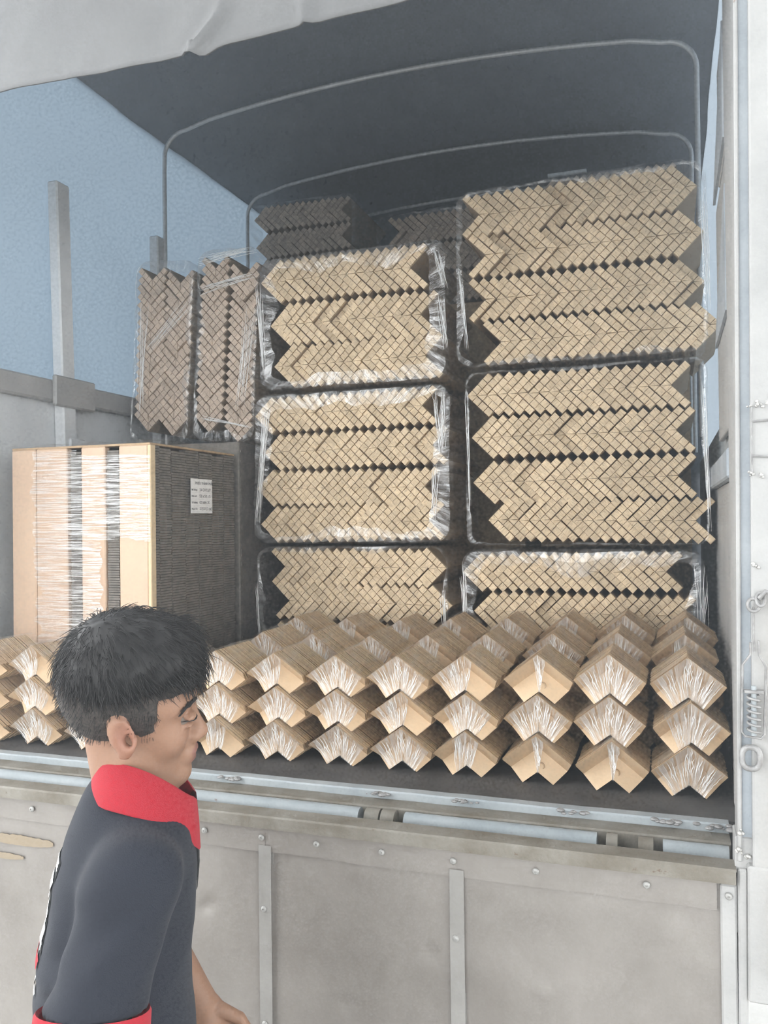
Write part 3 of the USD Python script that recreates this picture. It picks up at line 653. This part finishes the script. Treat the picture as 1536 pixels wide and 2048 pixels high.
VAR = {  # (a0, a1, b0, b1) of the film on the front; top film reach
    'full': (-.085, .085, -.036, .036, .075), 'wide': (-.060, .075, -.030, .026, .065), 'leftward': (-.080, .025, -.034, .004, .055),
    'narrow': (-.012, .020, -.001, .003, .050), 'rightward': (-.018, .070, -.004, .028, .060), 'band': (-.035, .040, -.030, .012, .060)}
def make_bundle(kind, label, loc, scale, group):
    r = np.random.default_rng(abs(hash_(kind)))
    t = thing('corner_bundle', label, 'cardboard bundle', loc, scale=scale, group=group or G2)
    dz = DZ
    def put(name, m, mt, **k):
        m.apply_translation((0, 0, dz)); return obj(name, m, mt, t, **k)
    put('corner_piece', corner_piece(), 'kraft')
    ms = [corner_piece(y=.0053 * k, jit=r.uniform(-.0016, .0016)) for k in range(1, 33)]
    for q in ms: q.apply_translation((r.normal(0, .0005), 0, r.normal(0, .0004)))
    put('nested_pieces', cat(*ms), 'kraft', kind='stuff', label='further pieces nested behind the first')
    a0, a1, b0, b1, top = VAR[kind]
    g, uv = film_sheet(a0, a1, b0, b1, r); put('front_film', g, 'film_front', uv=uv, label='creased stretch film across the hollow')
    g, uv = film_top(-top, top, r); put('top_film', g, 'film_wrap', uv=uv, smooth=True, label='milky film over the ridge')
    L, Wd = [], []  # bright lines that paint highlights onto the film creases
    for q in np.linspace(0.03, .97, {'full': 34, 'wide': 28, 'leftward': 22, 'narrow': 12, 'rightward': 18, 'band': 18}[kind]):
        q = min(max(q + r.normal(0, .03), 0), 1); a, b = a0 + (a1 - a0) * q, b0 + (b1 - b0) * q
        O = arm_pt(P1, abs(a), 1 if a >= 0 else -1); I = arm_pt(-P2, (P1 + P2) * math.tan(TH) + abs(b), 1 if b >= 0 else -1)
        ta = r.uniform(0, .5); tb = min(1, ta + r.uniform(.25, .7)); ts = np.linspace(ta, tb, 6)
        L.append(np.array([(*(O + (I - O) * t), 0) for t in ts])[:, [0, 2, 1]] + np.stack([r.normal(0, .0008, 6), -.009 + .019 * ts + .006 * np.sin(np.pi * ts), 0 * ts + dz], -1)); Wd += list(r.uniform(.0006, .0018) * np.array([.3, 1, 1, 1, .8, .2]))
    curves('film_strands', L, Wd, 'film_strand_glint', t, kind='stuff', label='white lines drawn as highlights on the taut film creases')
    if kind == 'narrow':
        th_ = np.linspace(-.6, 3.9, 14)
        put('paper_curl', tube(np.stack([.007 + .006 * np.sin(th_), .024 + 0 * th_, -(P1 + P2) / math.cos(TH) + .012 + .007 * np.cos(th_)], -1), .0014, 6), 'kraft_pile', smooth=True, label='curled paper tab at the notch')
    return t
def hash_(s): return sum((i + 3) * ord(c) for i, c in enumerate(s)) % 9973
protos = {}; G2 = 'film-wrapped kraft corner-piece bundles on the deck'
def place_bundle(kind, label, loc, scale, group=None):
    if kind not in protos:
        protos[kind] = make_bundle(kind, label, loc, scale, group); return
    x = thing('corner_bundle', label, 'cardboard bundle', loc, scale=scale, group=group or G2)
    x.GetReferences().AddInternalReference(protos[kind].GetPath()); x.SetInstanceable(True)
XS = [.028, -.122, -.274, -.428, -.582, -.736, -.890, -1.045, -1.200, -1.378, -1.545, -1.705]
ORD = ['rightmost', 'second from the right', 'third from the right', 'fourth from the right', 'fifth from the right', 'sixth from the right', 'seventh from the right', 'eighth from the right', 'ninth from the right', 'third from the left', 'second from the left', 'leftmost']
FR = {0: ['full', 'wide', 'full'], 1: ['narrow', 'full', 'full'], 2: ['narrow', 'full', 'narrow'], 3: ['band', 'wide', 'leftward'], 4: ['full', 'leftward', 'full'], 5: ['full', 'wide', 'full'],
      6: ['full', 'wide', 'leftward'], 7: ['band', 'full', 'wide'], 8: ['full', 'full', 'wide'], 9: ['full', 'full', 'wide'], 10: ['full', 'wide', 'leftward'], 11: ['wide', 'full', 'rightward']}
LV = ['bottom', 'middle', 'top']
NICE = {'full': 'film-covered front', 'wide': 'film over most', 'leftward': 'film on its left', 'narrow': 'bare front', 'rightward': 'film on its right', 'band': 'slanting film band'}
r = np.random.default_rng(77)
for i, x in enumerate(XS):
    sz = 1 - .10 * min(max((i - 1) / 4, 0), 1)
    lev = (P1 + P2) / math.cos(TH) * sz + .0052
    for l in range(3):
        k = FR[i][l]
        place_bundle(k, f'kraft corner-piece bundle, front row, {LV[l]} layer, {ORD[i]}, {NICE[k]}', (x + r.normal(0, .0025), (1.795 if i < 9 else 1.735) + r.normal(0, .006), 1.1305 + lev * l), (1, 1, sz), None)
    if i > 7: continue
    for row, y in ((1, 2.025), (2, 2.25)):
        for l in range(3):
            lab, grp = f'kraft corner-piece bundle, {"second" if row == 1 else "third"} row, {LV[l]} layer, {ORD[i]}', None
            place_bundle(['full', 'wide', 'narrow', 'band'][int(r.integers(4))] if l == 2 else 'narrow', lab, (x + r.normal(0, .005) + .004 * row, y, 1.1305 + (lev + .0075 * row) * l), (1, 1, sz), grp)
# ------------------------------------------------------------------ the young man in front of the tailgate
def smin(a, b, k):
    h = np.clip(.5 + .5 * (b - a) / k, 0, 1); return b * (1 - h) + a * h - k * h * (1 - h)
def smax(a, b, k): return -smin(-a, -b, k)
def cap(p, a, b, ra, rb):
    a, b = np.asarray(a, float), np.asarray(b, float); ba = b - a
    t = np.clip((p - a) @ ba / (ba @ ba), 0, 1); return np.linalg.norm(p - a - t[:, None] * ba, axis=1) - (ra + (rb - ra) * t)
def ell(p, c, r, R=None):
    q = p - np.asarray(c, float)
    if R is not None: q = q @ R
    r = np.asarray(r, float); k0 = np.linalg.norm(q / r, axis=1); k1 = np.linalg.norm(q / r ** 2, axis=1); return k0 * (k0 - 1) / np.maximum(k1, 1e-9)
def rot(ax, deg):
    return trimesh.transformations.rotation_matrix(math.radians(deg), ax)[:3, :3]

def surface(f, lo, hi, h, block=8):
    """zero surface of f as a closed quad mesh (surface nets), sampled only near the surface"""
    lo = np.asarray(lo, float); n = (np.ceil((np.asarray(hi) - lo) / h / block).astype(int)) * block + 1
    nb = (n - 1) // block
    bi = np.stack(np.meshgrid(*[np.arange(k) for k in nb], indexing='ij'), -1).reshape(-1, 3)
    d = f(lo + (bi + .5) * block * h)
    near = np.abs(d) < block * h * 1.1 + .022
    val = np.full(n, 1.0, np.float32)
    for b, dd in zip(bi[~near], d[~near]):
        if dd < 0: s = b * block; val[s[0]:s[0] + block + 1, s[1]:s[1] + block + 1, s[2]:s[2] + block + 1] = -1
    off = np.stack(np.meshgrid(*[np.arange(block + 1)] * 3, indexing='ij'), -1).reshape(-1, 3)
    nb_ = bi[near]
    for c in range(0, len(nb_), 400):
        idx = (nb_[c:c + 400, None] * block + off[None]).reshape(-1, 3)
        val[idx[:, 0], idx[:, 1], idx[:, 2]] = f(lo + idx * h)
    ins = val < 0
    cnt = np.zeros(n - 1, np.int8)
    for o in np.ndindex(2, 2, 2): cnt += ins[o[0]:n[0] - 1 + o[0], o[1]:n[1] - 1 + o[1], o[2]:n[2] - 1 + o[2]]
    cells = np.argwhere((cnt > 0) & (cnt < 8)); vid = -np.ones(n - 1, np.int64); vid[tuple(cells.T)] = np.arange(len(cells))
    acc = np.zeros((len(cells), 3)); num = np.zeros(len(cells))
    cs = [np.array(o) for o in np.ndindex(2, 2, 2)]
    for a in cs:
        for ax in range(3):
            if a[ax]: continue
            b = a.copy(); b[ax] = 1
            va = val[tuple((cells + a).T)]; vb = val[tuple((cells + b).T)]; cr = (va < 0) != (vb < 0)
            t = np.where(cr, va / np.where(cr, va - vb, 1), 0)
            pt = a + t[:, None] * (b - a); acc[cr] += pt[cr]; num[cr] += 1
    V = lo + (cells + acc / np.maximum(num, 1)[:, None]) * h
    F = []
    for ax in range(3):
        u, w = [k for k in range(3) if k != ax]
        sl0 = [slice(None)] * 3; sl1 = [slice(None)] * 3; sl0[ax] = slice(0, -1); sl1[ax] = slice(1, None)
        a, b = ins[tuple(sl0)], ins[tuple(sl1)]
        e = np.argwhere(a != b); m = (e[:, u] > 0) & (e[:, w] > 0) & (e[:, u] < n[u] - 1) & (e[:, w] < n[w] - 1); e = e[m]
        fl = a[tuple(e.T)]
        q = []
        for du, dw in ((1, 1), (0, 1), (0, 0), (1, 0)):
            c = e.copy(); c[:, u] -= du; c[:, w] -= dw; q.append(vid[tuple(c.T)])
        q = np.stack(q, 1); flip = fl if ax != 1 else ~fl
        q = np.where(flip[:, None], q, q[:, ::-1]); F.append(q)
    F = np.vstack(F)
    m = trimesh.Trimesh(V, np.vstack([F[:, [0, 1, 2]], F[:, [0, 2, 3]]]), process=False)
    return m
def relax(m, it=6):
    from scipy.sparse import coo_matrix
    v = np.array(m.vertices); e = m.edges_unique; n = len(v); i, j = np.r_[e[:, 0], e[:, 1]], np.r_[e[:, 1], e[:, 0]]
    A = coo_matrix((np.ones(len(i)), (i, j)), (n, n)).tocsr(); deg = np.maximum(np.asarray(A.sum(1)).ravel(), 1)[:, None]
    for _ in range(it):
        for k in (.5, -.53): v = v + k * ((A @ v) / deg - v)
    return trimesh.Trimesh(v, m.faces, process=False)

man = thing('person', 'young man with short black hair in a navy polo shirt with red collar, looking down', 'person', loc=(-.797, 1.075, 0), rot=(0, 0, 33))
# head frame: x towards the face, y to his left, z up; origin between the ears
HC = np.array([.018, -.006, 1.416]); HR = rot((0, 0, 1), 1) @ rot((0, 1, 0), 4) @ rot((1, 0, 0), 15); HS = 1.03
def H(p): return (p - HC) @ HR / HS                      # person -> head coordinates
def HW(p): return np.asarray(p, float) * HS @ HR.T + HC
def skull(q):
    d = ell(q, (-.010, 0, .042), (.090, .073, .088))
    d = smin(d, ell(q, (.030, 0, .030), (.060, .060, .062)), .03)
    return d
def face(q):
    d = skull(q)
    d = smin(d, ell(q, (.036, 0, -.040), (.050, .052, .068)), .030)
    for s in (1, -1):
        d = smin(d, cap(q, (.0, s * .050, -.052), (.066, s * .012, -.098), .016, .018), .030)
        d = smin(d, ell(q, (.058, s * .036, -.026), (.024, .022, .024)), .022)
        d = smin(d, cap(q, (.080, s * .010, .030), (.064, s * .048, .028), .010, .010), .016)
    d = smin(d, ell(q, (.076, 0, -.098), (.018, .020, .017)), .018)
    for s in (1, -1): d = smax(d, -ell(q, (.092, s * .033, .006), (.013, .019, .010)), .012)
    d = smin(d, cap(q, (.083, 0, .014), (.104, 0, -.030), .0075, .0105), .012)          # nose
    d = smin(d, ell(q, (.103, 0, -.034), (.0125, .0115, .0105)), .008)
    for s in (1, -1): d = smin(d, ell(q, (.094, s * .0125, -.038), (.0115, .0075, .0085)), .006)
    for s in (1, -1): d = smax(d, -ell(q, (.100, s * .0065, -.047), (.004, .003, .003)), .003)
    d = smin(d, ell(q, (.086, 0, -.064), (.015, .026, .017)), .014)
    d = smin(d, ell(q, (.0955, 0, -.0605), (.0085, .021, .0058)), .005)                   # lips
    d = smin(d, ell(q, (.0935, 0, -.0725), (.0085, .018, .0062)), .005)
    d = smax(d, -cap(q, (.102, -.021, -.0665), (.102, .021, -.0665), .0022, .0022), .004)
    for s in (1, -1):
        Re = rot((0, 0, 1), s * 16) @ rot((0, 1, 0), -26)
        e = ell(q, (-.006, s * .079, .000), (.019, .0085, .030), Re)
        e = smax(e, -ell(q, (-.001, s * .087, .004), (.011, .0075, .019), Re), .004)
        e = smax(e, -ell(q, (.003, s * .082, -.006), (.0065, .010, .008), Re), .004)
        e = smin(e, ell(q, (.010, s * .0765, -.004), (.005, .005, .008), Re), .004)
        e = smin(e, ell(q, (-.001, s * .078, -.027), (.010, .006, .009), Re), .006)
        d = smin(d, e, .008)
        d = smin(d, ell(q, (.086, s * .033, .0090), (.010, .0160, .0062)), .004)          # upper lid
        d = smin(d, ell(q, (.084, s * .033, -.0035), (.009, .015, .004)), .004)
    return d
SHL = {1: (.005, .158, 1.215), -1: (-.005, -.158, 1.208)}
ELB = {1: (.015, .215, 1.045), -1: (-.022, -.205, 1.030)}
WRI = {1: (.125, .205, .850), -1: (.030, -.205, .800)}
def hand_chains(s):
    w = np.array(WRI[s]); fw = (w - np.array(ELB[s])); fw /= np.linalg.norm(fw)
    fw = fw + np.array([0, 0, -.35]); fw /= np.linalg.norm(fw)
    inn = np.array([.10, -s * 1.0, 0]); inn -= fw * (inn @ fw); inn /= np.linalg.norm(inn)   # palm side
    fr = np.cross(inn, fw) * s; fr = fr if fr[0] > 0 else -fr                                    # towards the thumb
    ch = []
    palm = [(w, w + fw * .045, .021, .024)]
    for k, (o, L) in enumerate(((.026, .072), (.009, .080), (-.009, .074), (-.025, .058))):
        b = w + fw * .080 + fr * o; pal0 = w + fw * .02 + fr * o * .7
        palm.append((pal0, b, .013, .0105))
        d = fw.copy(); p = b; rr = .0092
        for j, (fr_, bend) in enumerate(((.42, 18), (.32, 26), (.26, 22))):
            c, sn = math.cos(math.radians(bend)), math.sin(math.radians(bend))
            axis_in = inn - d * (inn @ d); axis_in /= np.linalg.norm(axis_in); d = d * c + axis_in * sn
            e = p + d * L * fr_; ch.append((p, e, rr, rr * .92)); p = e; rr *= .92
    t0 = w + fw * .030 + fr * .022 + inn * .008; t1 = t0 + fw * .030 + fr * .026 + inn * .010; t2 = t1 + fw * .030 + fr * .006 + inn * .006; t3 = t2 + fw * .022 - fr * .004 + inn * .006
    ch += [(t0, t1, .0135, .0105), (t1, t2, .0102, .0095), (t2, t3, .0094, .0078)]
    return palm, ch
HANDS = {s: hand_chains(s) for s in (1, -1)}
NB, NT = np.array([-.014, 0, 1.24]), HW((-.008, 0, -.045))
def torso(p, g=0.):
    d = ell(p, (-.004, 0, 1.14), (.086 + g, .146 + g, .150 + g))
    d = smin(d, ell(p, (.0, 0, 1.02), (.092 + g, .138 + g, .150 + g)), .06)
    d = smin(d, ell(p, (-.004, 0, .885), (.105 + g, .155 + g, .110 + g)), .06)
    for s in (1, -1): d = smin(d, cap(p, (-.014, s * .03, 1.237), np.array(SHL[s]) + (0, -s * .01, .002), .040 + g, .050 + g), .04)
    return d
LEG = {1: [(.0, .085, .86), (.03, .090, .46), (.0, .095, .085)], -1: [(.0, -.085, .86), (.0, -.095, .46), (-.05, -.10, .085)]}
def lean(p):
    q = np.array(p); k = np.clip((q[:, 2] - 1.05) / .22, 0, 1); q[:, 0] -= .036 * k * k * (3 - 2 * k); return q
def body(p):
    p0, p = p, lean(p)
    d = torso(p)
    d = smin(d, cap(p0, NB + (.046, 0, 0), NT, .056, .053), .03)
    for s in (1, -1):
        d = smin(d, cap(p, SHL[s], ELB[s], .048, .038), .03)
        d = smin(d, cap(p, ELB[s], WRI[s], .040, .026), .012)
        e = np.array(ELB[s]); w = np.array(WRI[s]); d = smin(d, cap(p, e + (w - e) * .15, e + (w - e) * .45, .042, .036), .015)
        a, b, c = LEG[s]
        d = smin(d, cap(p, a, b, .080, .056), .04); d = smin(d, cap(p, b, c, .055, .038), .02)
        d = smin(d, cap(p, c, np.array(c) + (.10, s * .02, -.055), .036, .028), .03)
        nh = np.linalg.norm(p - np.array(WRI[s]), axis=1) < .26
        if nh.any():
            ph = p[nh]; h = None
            for q in HANDS[s][0]:
                v = cap(ph, *q); h = v if h is None else smin(h, v, .010)
            for q in HANDS[s][1]: h = smin(h, cap(ph, *q), .0025)
            d[nh] = smin(d[nh], h, .008)
    p = p0; q = H(p); near = np.abs(q).max(1) < .20
    if near.any():
        fd = face(q[near]); d[near] = smin(d[near], fd, .016)
    return d
bm = relax(surface(body, (-.26, -.33, -.01), (.24, .33, 1.66), .0040), 3)
q = H(np.array(bm.vertices)); tone = np.tile(np.array([.262, .148, .096]), (len(q), 1))
def blend(mask, col):
    global tone
    tone = tone * (1 - mask[:, None]) + np.array(col) * mask[:, None]
fz = (meshkit.fbm(np.array(bm.vertices) * 14, 4, 5) - .5)[:, None]; tone = tone * (1 + .25 * fz)
lipm = np.clip(1.25 - np.minimum(ell(q, (.097, 0, -.0605), (.010, .022, .0062)), ell(q, (.095, 0, -.0725), (.010, .019, .0065))) / .0022, 0, 1) * (q[:, 0] > .082)
blend(lipm, (.20, .095, .075))
for s in (1, -1):
    blend(.5 * np.clip(1 - np.linalg.norm((q - (.0, s * .084, .0)) / (.03, .02, .04), axis=1), 0, 1), (.30, .105, .08))
    blend(.35 * np.clip(1 - np.linalg.norm((q - (.075, s * .035, -.022)) / .03, axis=1), 0, 1), (.265, .14, .10))
    blend(np.clip(1.6 - 1.6 * np.linalg.norm((q - (.020, s * .058, -.088)) / .0028, axis=1), 0, 1), (.12, .06, .045))
bo = obj('body', bm, 'skin', man, smooth=True)
UsdGeom.PrimvarsAPI(bo).CreatePrimvar('tone', Sdf.ValueTypeNames.Color3fArray, 'vertex').Set(Vt.Vec3fArray.FromNumpy(tone.astype(np.float32)))
def face_x(y, z):
    xs = np.linspace(.13, .02, 160); d = face(np.stack([xs, xs * 0 + y, xs * 0 + z], -1)); return xs[np.argmax(d < 0)]
for s in (1, -1):
    e = trimesh.creation.icosphere(3, .0122); e.apply_translation(HW((.0735, s * .033, .0028))); ey = obj('eye', e, 'eye_white', man, smooth=True)
    i = trimesh.creation.icosphere(2, .0070); i.apply_translation(HW((.0798, s * .033, .0010))); obj('iris', i, 'eye_dark', ey, smooth=True)
    L = []
    rr_ = np.random.default_rng(5)
    for k in range(170):
        t = rr_.uniform(0, 1); yy, zz_ = s * (.014 + .042 * t), .0275 + .006 * math.sin(t * 2.4) - .004 * t + rr_.normal(0, .0018); a = np.array([face_x(yy, zz_) - .0012, yy, zz_])
        v = np.array([-.004 * t, s * .009, .003 * (1 - 2 * t)]); L.append(np.array([HW(a + (.0018, s * .0006, 0)), HW(a + v * .5 + (.0022, s * .0010, 0)), HW(a + v + (.0010, s * .0006, 0))]))
    curves('eyebrow', L, .0008, 'hair', man)
    t = np.linspace(-1, 1, 9); lash = np.array([(max(face_x(s * (.033 + .0145 * k), .0052 + .0022 * (1 - k * k)), .0735 + .0122 * math.sqrt(max(0, 1 - (k * .0145 / .0122) ** 2))) + .0004, s * (.033 + .0145 * k), .0052 + .0022 * (1 - k * k)) for k in t])
    obj('eyelashes', tube(np.array([HW(a) for a in lash]), np.r_[.0006, .0011, .0014, .0015, .0015, .0015, .0014, .0011, .0006], 6), 'hair', man)
# hair: a close-cropped fade below and a thick mop above it
def hair_low(p):
    q = H(p); d = skull(q) - .0022
    low = np.where(q[:, 0] < -.012, -.052 + .25 * np.clip(-.012 - q[:, 0], 0, .04), np.where(q[:, 0] < .040, -.016 + .35 * np.clip(.036 - q[:, 0], 0, .02) * 0 + .010 * (q[:, 0] < .018), .048 - .0))
    return np.maximum(d, (low - q[:, 2]) * .8)
def hair_top(p):
    q = H(p)
    d = ell(q, (-.004, 0, .064), (.096, .082, .089))
    d = smin(d, ell(q, (.052, 0, .088), (.046, .062, .046)), .03)
    d = d + (meshkit.noise(q * (46, 46, 20) + 9, 3) - .5) * .010
    a = np.clip((q[:, 0] + .03) / .10, 0, 1)
    low = .022 + .030 * a + .035 * np.clip((q[:, 0] - .045) / .04, 0, 1) * 0
    d = smax(d, (low - q[:, 2]), .045)
    return d
hl = surface(hair_low, HC - (.13, .11, .10), HC + (.13, .11, .17), .004)
obj('cropped_hair', hl, 'hair_short', man, smooth=True, label='short cropped hair at the sides and nape')
ht = relax(surface(hair_top, HC - (.16, .13, .08), HC + (.17, .13, .19), .0042), 3)
hairo = obj('hair', ht, 'hair', man, smooth=True)
rr_ = np.random.default_rng(11)
pts, fi = trimesh.sample.sample_surface(ht, 5200, seed=4); nr = ht.face_normals[fi]
qs = H(pts); nl = nr @ HR
if (nl * (qs - (-.018, 0, .06))).sum() < 0: nl = -nl
W0 = np.array([-.050, -.010, .135]); L, Wd = [], []
for p0, n0 in zip(qs, nl):
    flow = p0 - W0; flow = flow - n0 * (flow @ n0); l = np.linalg.norm(flow); flow /= max(l, 1e-6)
    flow = flow + rr_.normal(0, .28, 3) + np.array([0, 0, -.25]); flow /= np.linalg.norm(flow)
    ln = rr_.uniform(.014, .034) * (1.25 if p0[0] > .04 else 1.0) * min(1, max(.25, (p0[2] - .012) / .05)); lift = rr_.uniform(.05, .40) * min(1, max(.2, (p0[2] - .02) / .06))
    if n0[2] < -.4 : continue
    P = [p0 - n0 * .004]
    for t in (.33, .66, 1.0): P.append(p0 + flow * ln * t + n0 * (ln * lift * t * (1.35 - t)) + np.array([0, 0, -.004 * t * t]))
    L.append(HW(np.array(P))); Wd += [.0011, .0010, .0008, .0003]
for k in range(420):                                   # fringe falling over the forehead
    y = rr_.uniform(-.055, .055); p0 = np.array([.083 + rr_.uniform(-.012, .006) - 6 * y * y, y, .085 + rr_.uniform(-.012, .014)]); ln = rr_.uniform(.022, .046)
    d = np.array([.55, y * 3 + rr_.normal(0, .18), -.85]); d /= np.linalg.norm(d)
    P = [p0 + d * ln * t + np.array([.010 * t * (1 - t), 0, -.006 * t * t]) for t in (0, .35, .7, 1)]; L.append(HW(np.array(P))); Wd += [.0012, .0011, .0009, .0003]
curves('hair_strands', L, Wd, 'hair', hairo, kind='stuff')
low_pts, fi = trimesh.sample.sample_surface(hl, 2600, seed=6); nlo = hl.face_normals[fi]; L, Wd = [], []
if (nlo * (low_pts - HC)).sum() < 0: nlo = -nlo
for p0, n0 in zip(low_pts, nlo):
    d = n0 * .5 + np.array([-.15, 0, -1]) + rr_.normal(0, .2, 3); d /= np.linalg.norm(d)
    L.append(np.array([p0, p0 + d * .003 + n0 * .001, p0 + d * .007 + n0 * .0012])); Wd += [.0007, .0006, .0003]
curves('cropped_strands', L, Wd, 'hair', hairo, kind='stuff')
# polo shirt
def folds(p):
    a = (-p[:, 0] * .75 + p[:, 2]); w = meshkit.noise(np.stack([a * 30, p[:, 1] * 6, (p[:, 0] + p[:, 2]) * 6], -1), 4) - .5
    w2 = meshkit.noise(np.stack([p[:, 0] * 16, p[:, 1] * 16, p[:, 2] * 9], -1), 9) - .5
    back = np.clip((.02 - p[:, 0]) / .06, 0, 1) * np.clip((1.25 - p[:, 2]) / .08, 0, 1)
    return w * (.004 + .015 * back) + w2 * .007
def sleeve(p, s):
    a, b = np.array(SHL[s]), np.array(ELB[s]); u = b - a; e = a + u * .76
    d = cap(p, a + (0, -s * .012, .004), e, .062, .068)
    uu = u / np.linalg.norm(u); return smax(d, (p - e) @ uu, .004)
def shirt(p):
    p = lean(p)
    d = torso(p, .014)
    d = smin(d, ell(p, (-.052, 0, 1.17), (.058, .118, .150)), .03)
    d = smin(d, cap(p, (-.016, 0, 1.225), (-.012, 0, 1.270), .068, .058), .03)
    for s in (1, -1): d = smin(d, sleeve(p, s), .022)
    d = d - folds(p)
    d = np.maximum(d, .845 + .01 * np.sin(p[:, 1] * 20) - p[:, 2])
    return np.maximum(d, p[:, 2] - 1.302 + .25 * p[:, 0])
obj('shirt', relax(surface(shirt, (-.24, -.32, .80), (.22, .32, 1.46), .0065), 5), 'shirt_navy', man, smooth=True)
for s in (1, -1):
    a, b = np.array(SHL[s]), np.array(ELB[s]); uu = (b - a) / np.linalg.norm(b - a); c = a + (b - a) * .76
    ax1 = np.cross(uu, (0, 1, 0)); ax1 /= np.linalg.norm(ax1); ax2 = np.cross(uu, ax1); t = np.linspace(0, 2 * np.pi, 40, endpoint=False)
    prof = [(-.004, .0700), (.000, .0722), (.016, .0728), (.032, .0722), (.034, .0700), (.030, .0680), (.0, .0660), (-.004, .0700)]
    P = np.array([[c + uu * o + (ax1 * math.cos(k) + ax2 * math.sin(k)) * (r_ + .002 * math.sin(3 * k + s)) for k in np.r_[t, t[:1]]] for o, r_ in prof])
    obj('sleeve_cuff', grid(P), 'knit_red', man, smooth=40, label='red ribbed sleeve cuff')
# collar
t = np.linspace(math.radians(14), math.radians(346), 72)
cf = np.cos(t); wing = np.exp(-((t - np.pi) ** 2 - (np.pi - .25) ** 2) ** 2 / 8.) * 0 + np.clip((np.abs(t - np.pi) - 1.9) / 1.0, 0, 1)
def ringp(ax, ay, z, dx=0): return np.stack([.044 + dx + ax * np.cos(t), ay * np.sin(t), z], -1)
ztop = 1.346 - .070 * ((cf + 1) / 2) ** 2 + .008 * np.sin(t) ** 2
rings = [ringp(.064, .062, ztop - .035), ringp(.066, .064, ztop - .004), ringp(.070, .067, ztop + .002), ringp(.075, .072, ztop - .003),
         ringp(.080 - .002 * wing, .090, ztop - .026 - .006 * wing), ringp((.084 - .004 * wing), .106 - .022 * wing, ztop - .054 - .022 * wing), ringp((.082 - .004 * wing), .104 - .022 * wing, ztop - .057 - .022 * wing), ringp(.076 - .002 * wing, .084, ztop - .030 - .006 * wing)]
obj('collar', grid(np.array(rings)), 'knit_red', man, smooth=50, label='red folded polo collar')
P = []
def front_x(y, z):
    xs = np.linspace(.22, .0, 120); d = shirt(np.stack([xs, xs * 0 + y, xs * 0 + z], -1)); return xs[np.argmax(d < 0)]
for z in (1.262, 1.24, 1.21, 1.18, 1.14):
    P.append([(front_x(y, z) + .0015 + (.0025 if abs(y) < .012 else 0), y, z) for y in np.linspace(-.022, .022, 5)])
obj('placket', cat(grid(np.array(P)), grid(np.array(P) - (.003, 0, 0))), 'placket_black', man, smooth=True, label='black button placket')
# print on the back, seen almost edge on
def back_x(y, z):
    xs = np.linspace(-.20, -.03, 120); d = shirt(np.stack([xs, xs * 0 + y, xs * 0 + z], -1)); k = np.argmax(d < 0); return xs[k]
def patch(y0, y1, z0, z1, off):
    P = np.array([[(back_x(y, z) - off, y, z) for y in np.linspace(y0, y1, 7)] for z in np.linspace(z0, z1, 7)]); return grid(P)
pr = obj('back_print', patch(-.055, .085, 1.085, 1.215, .0018), 'placket_black', man, smooth=True, label='black print panel with white bars and a red line across the back')
for k, (za, zb) in enumerate([(1.198, 1.213), (1.170, 1.190), (1.158, 1.165), (1.128, 1.150), (1.092, 1.120)]):
    obj('print_bar', patch(-.05, .08, za, zb, .0032), 'print_white', pr, smooth=True)
obj('print_bar', patch(-.055, .085, 1.068, 1.082, .003), 'knit_red', pr, smooth=True, label='red print line')
obj('print_bar', patch(-.05, .05, 1.028, 1.040, .003), 'print_white', pr, smooth=True)
def trousers(p):
    d = ell(p, (-.004, 0, .885), (.112, .160, .105))
    for s in (1, -1):
        a, b, c = LEG[s]; d = smin(d, cap(p, a, b, .090, .070), .04); d = smin(d, cap(p, b, np.array(c) + (0, 0, .01), .070, .058), .02)
    d = d - (meshkit.noise(p * (18, 18, 30), 6) - .5) * .006
    return np.maximum(np.maximum(d, .06 - p[:, 2]), p[:, 2] - .95)
obj('trousers', relax(surface(trousers, (-.22, -.24, .02), (.22, .24, 1.0), .010), 3), 'trouser_grey', man, smooth=True)
for s in (1, -1):
    c = np.array(LEG[s][2])
    def shoe(p):
        d = cap(p, c + (-.03, 0, -.035), c + (.12, s * .025, -.045), .046, .040); d = smin(d, cap(p, c + (0, 0, -.02), c + (.0, 0, .02), .046, .044), .03)
        return np.maximum(d, .002 - p[:, 2])
    obj('shoe', surface(shoe, c - (.12, .09, .1), c + (.20, .11, .09), .008), 'shoe_black', man, smooth=True)
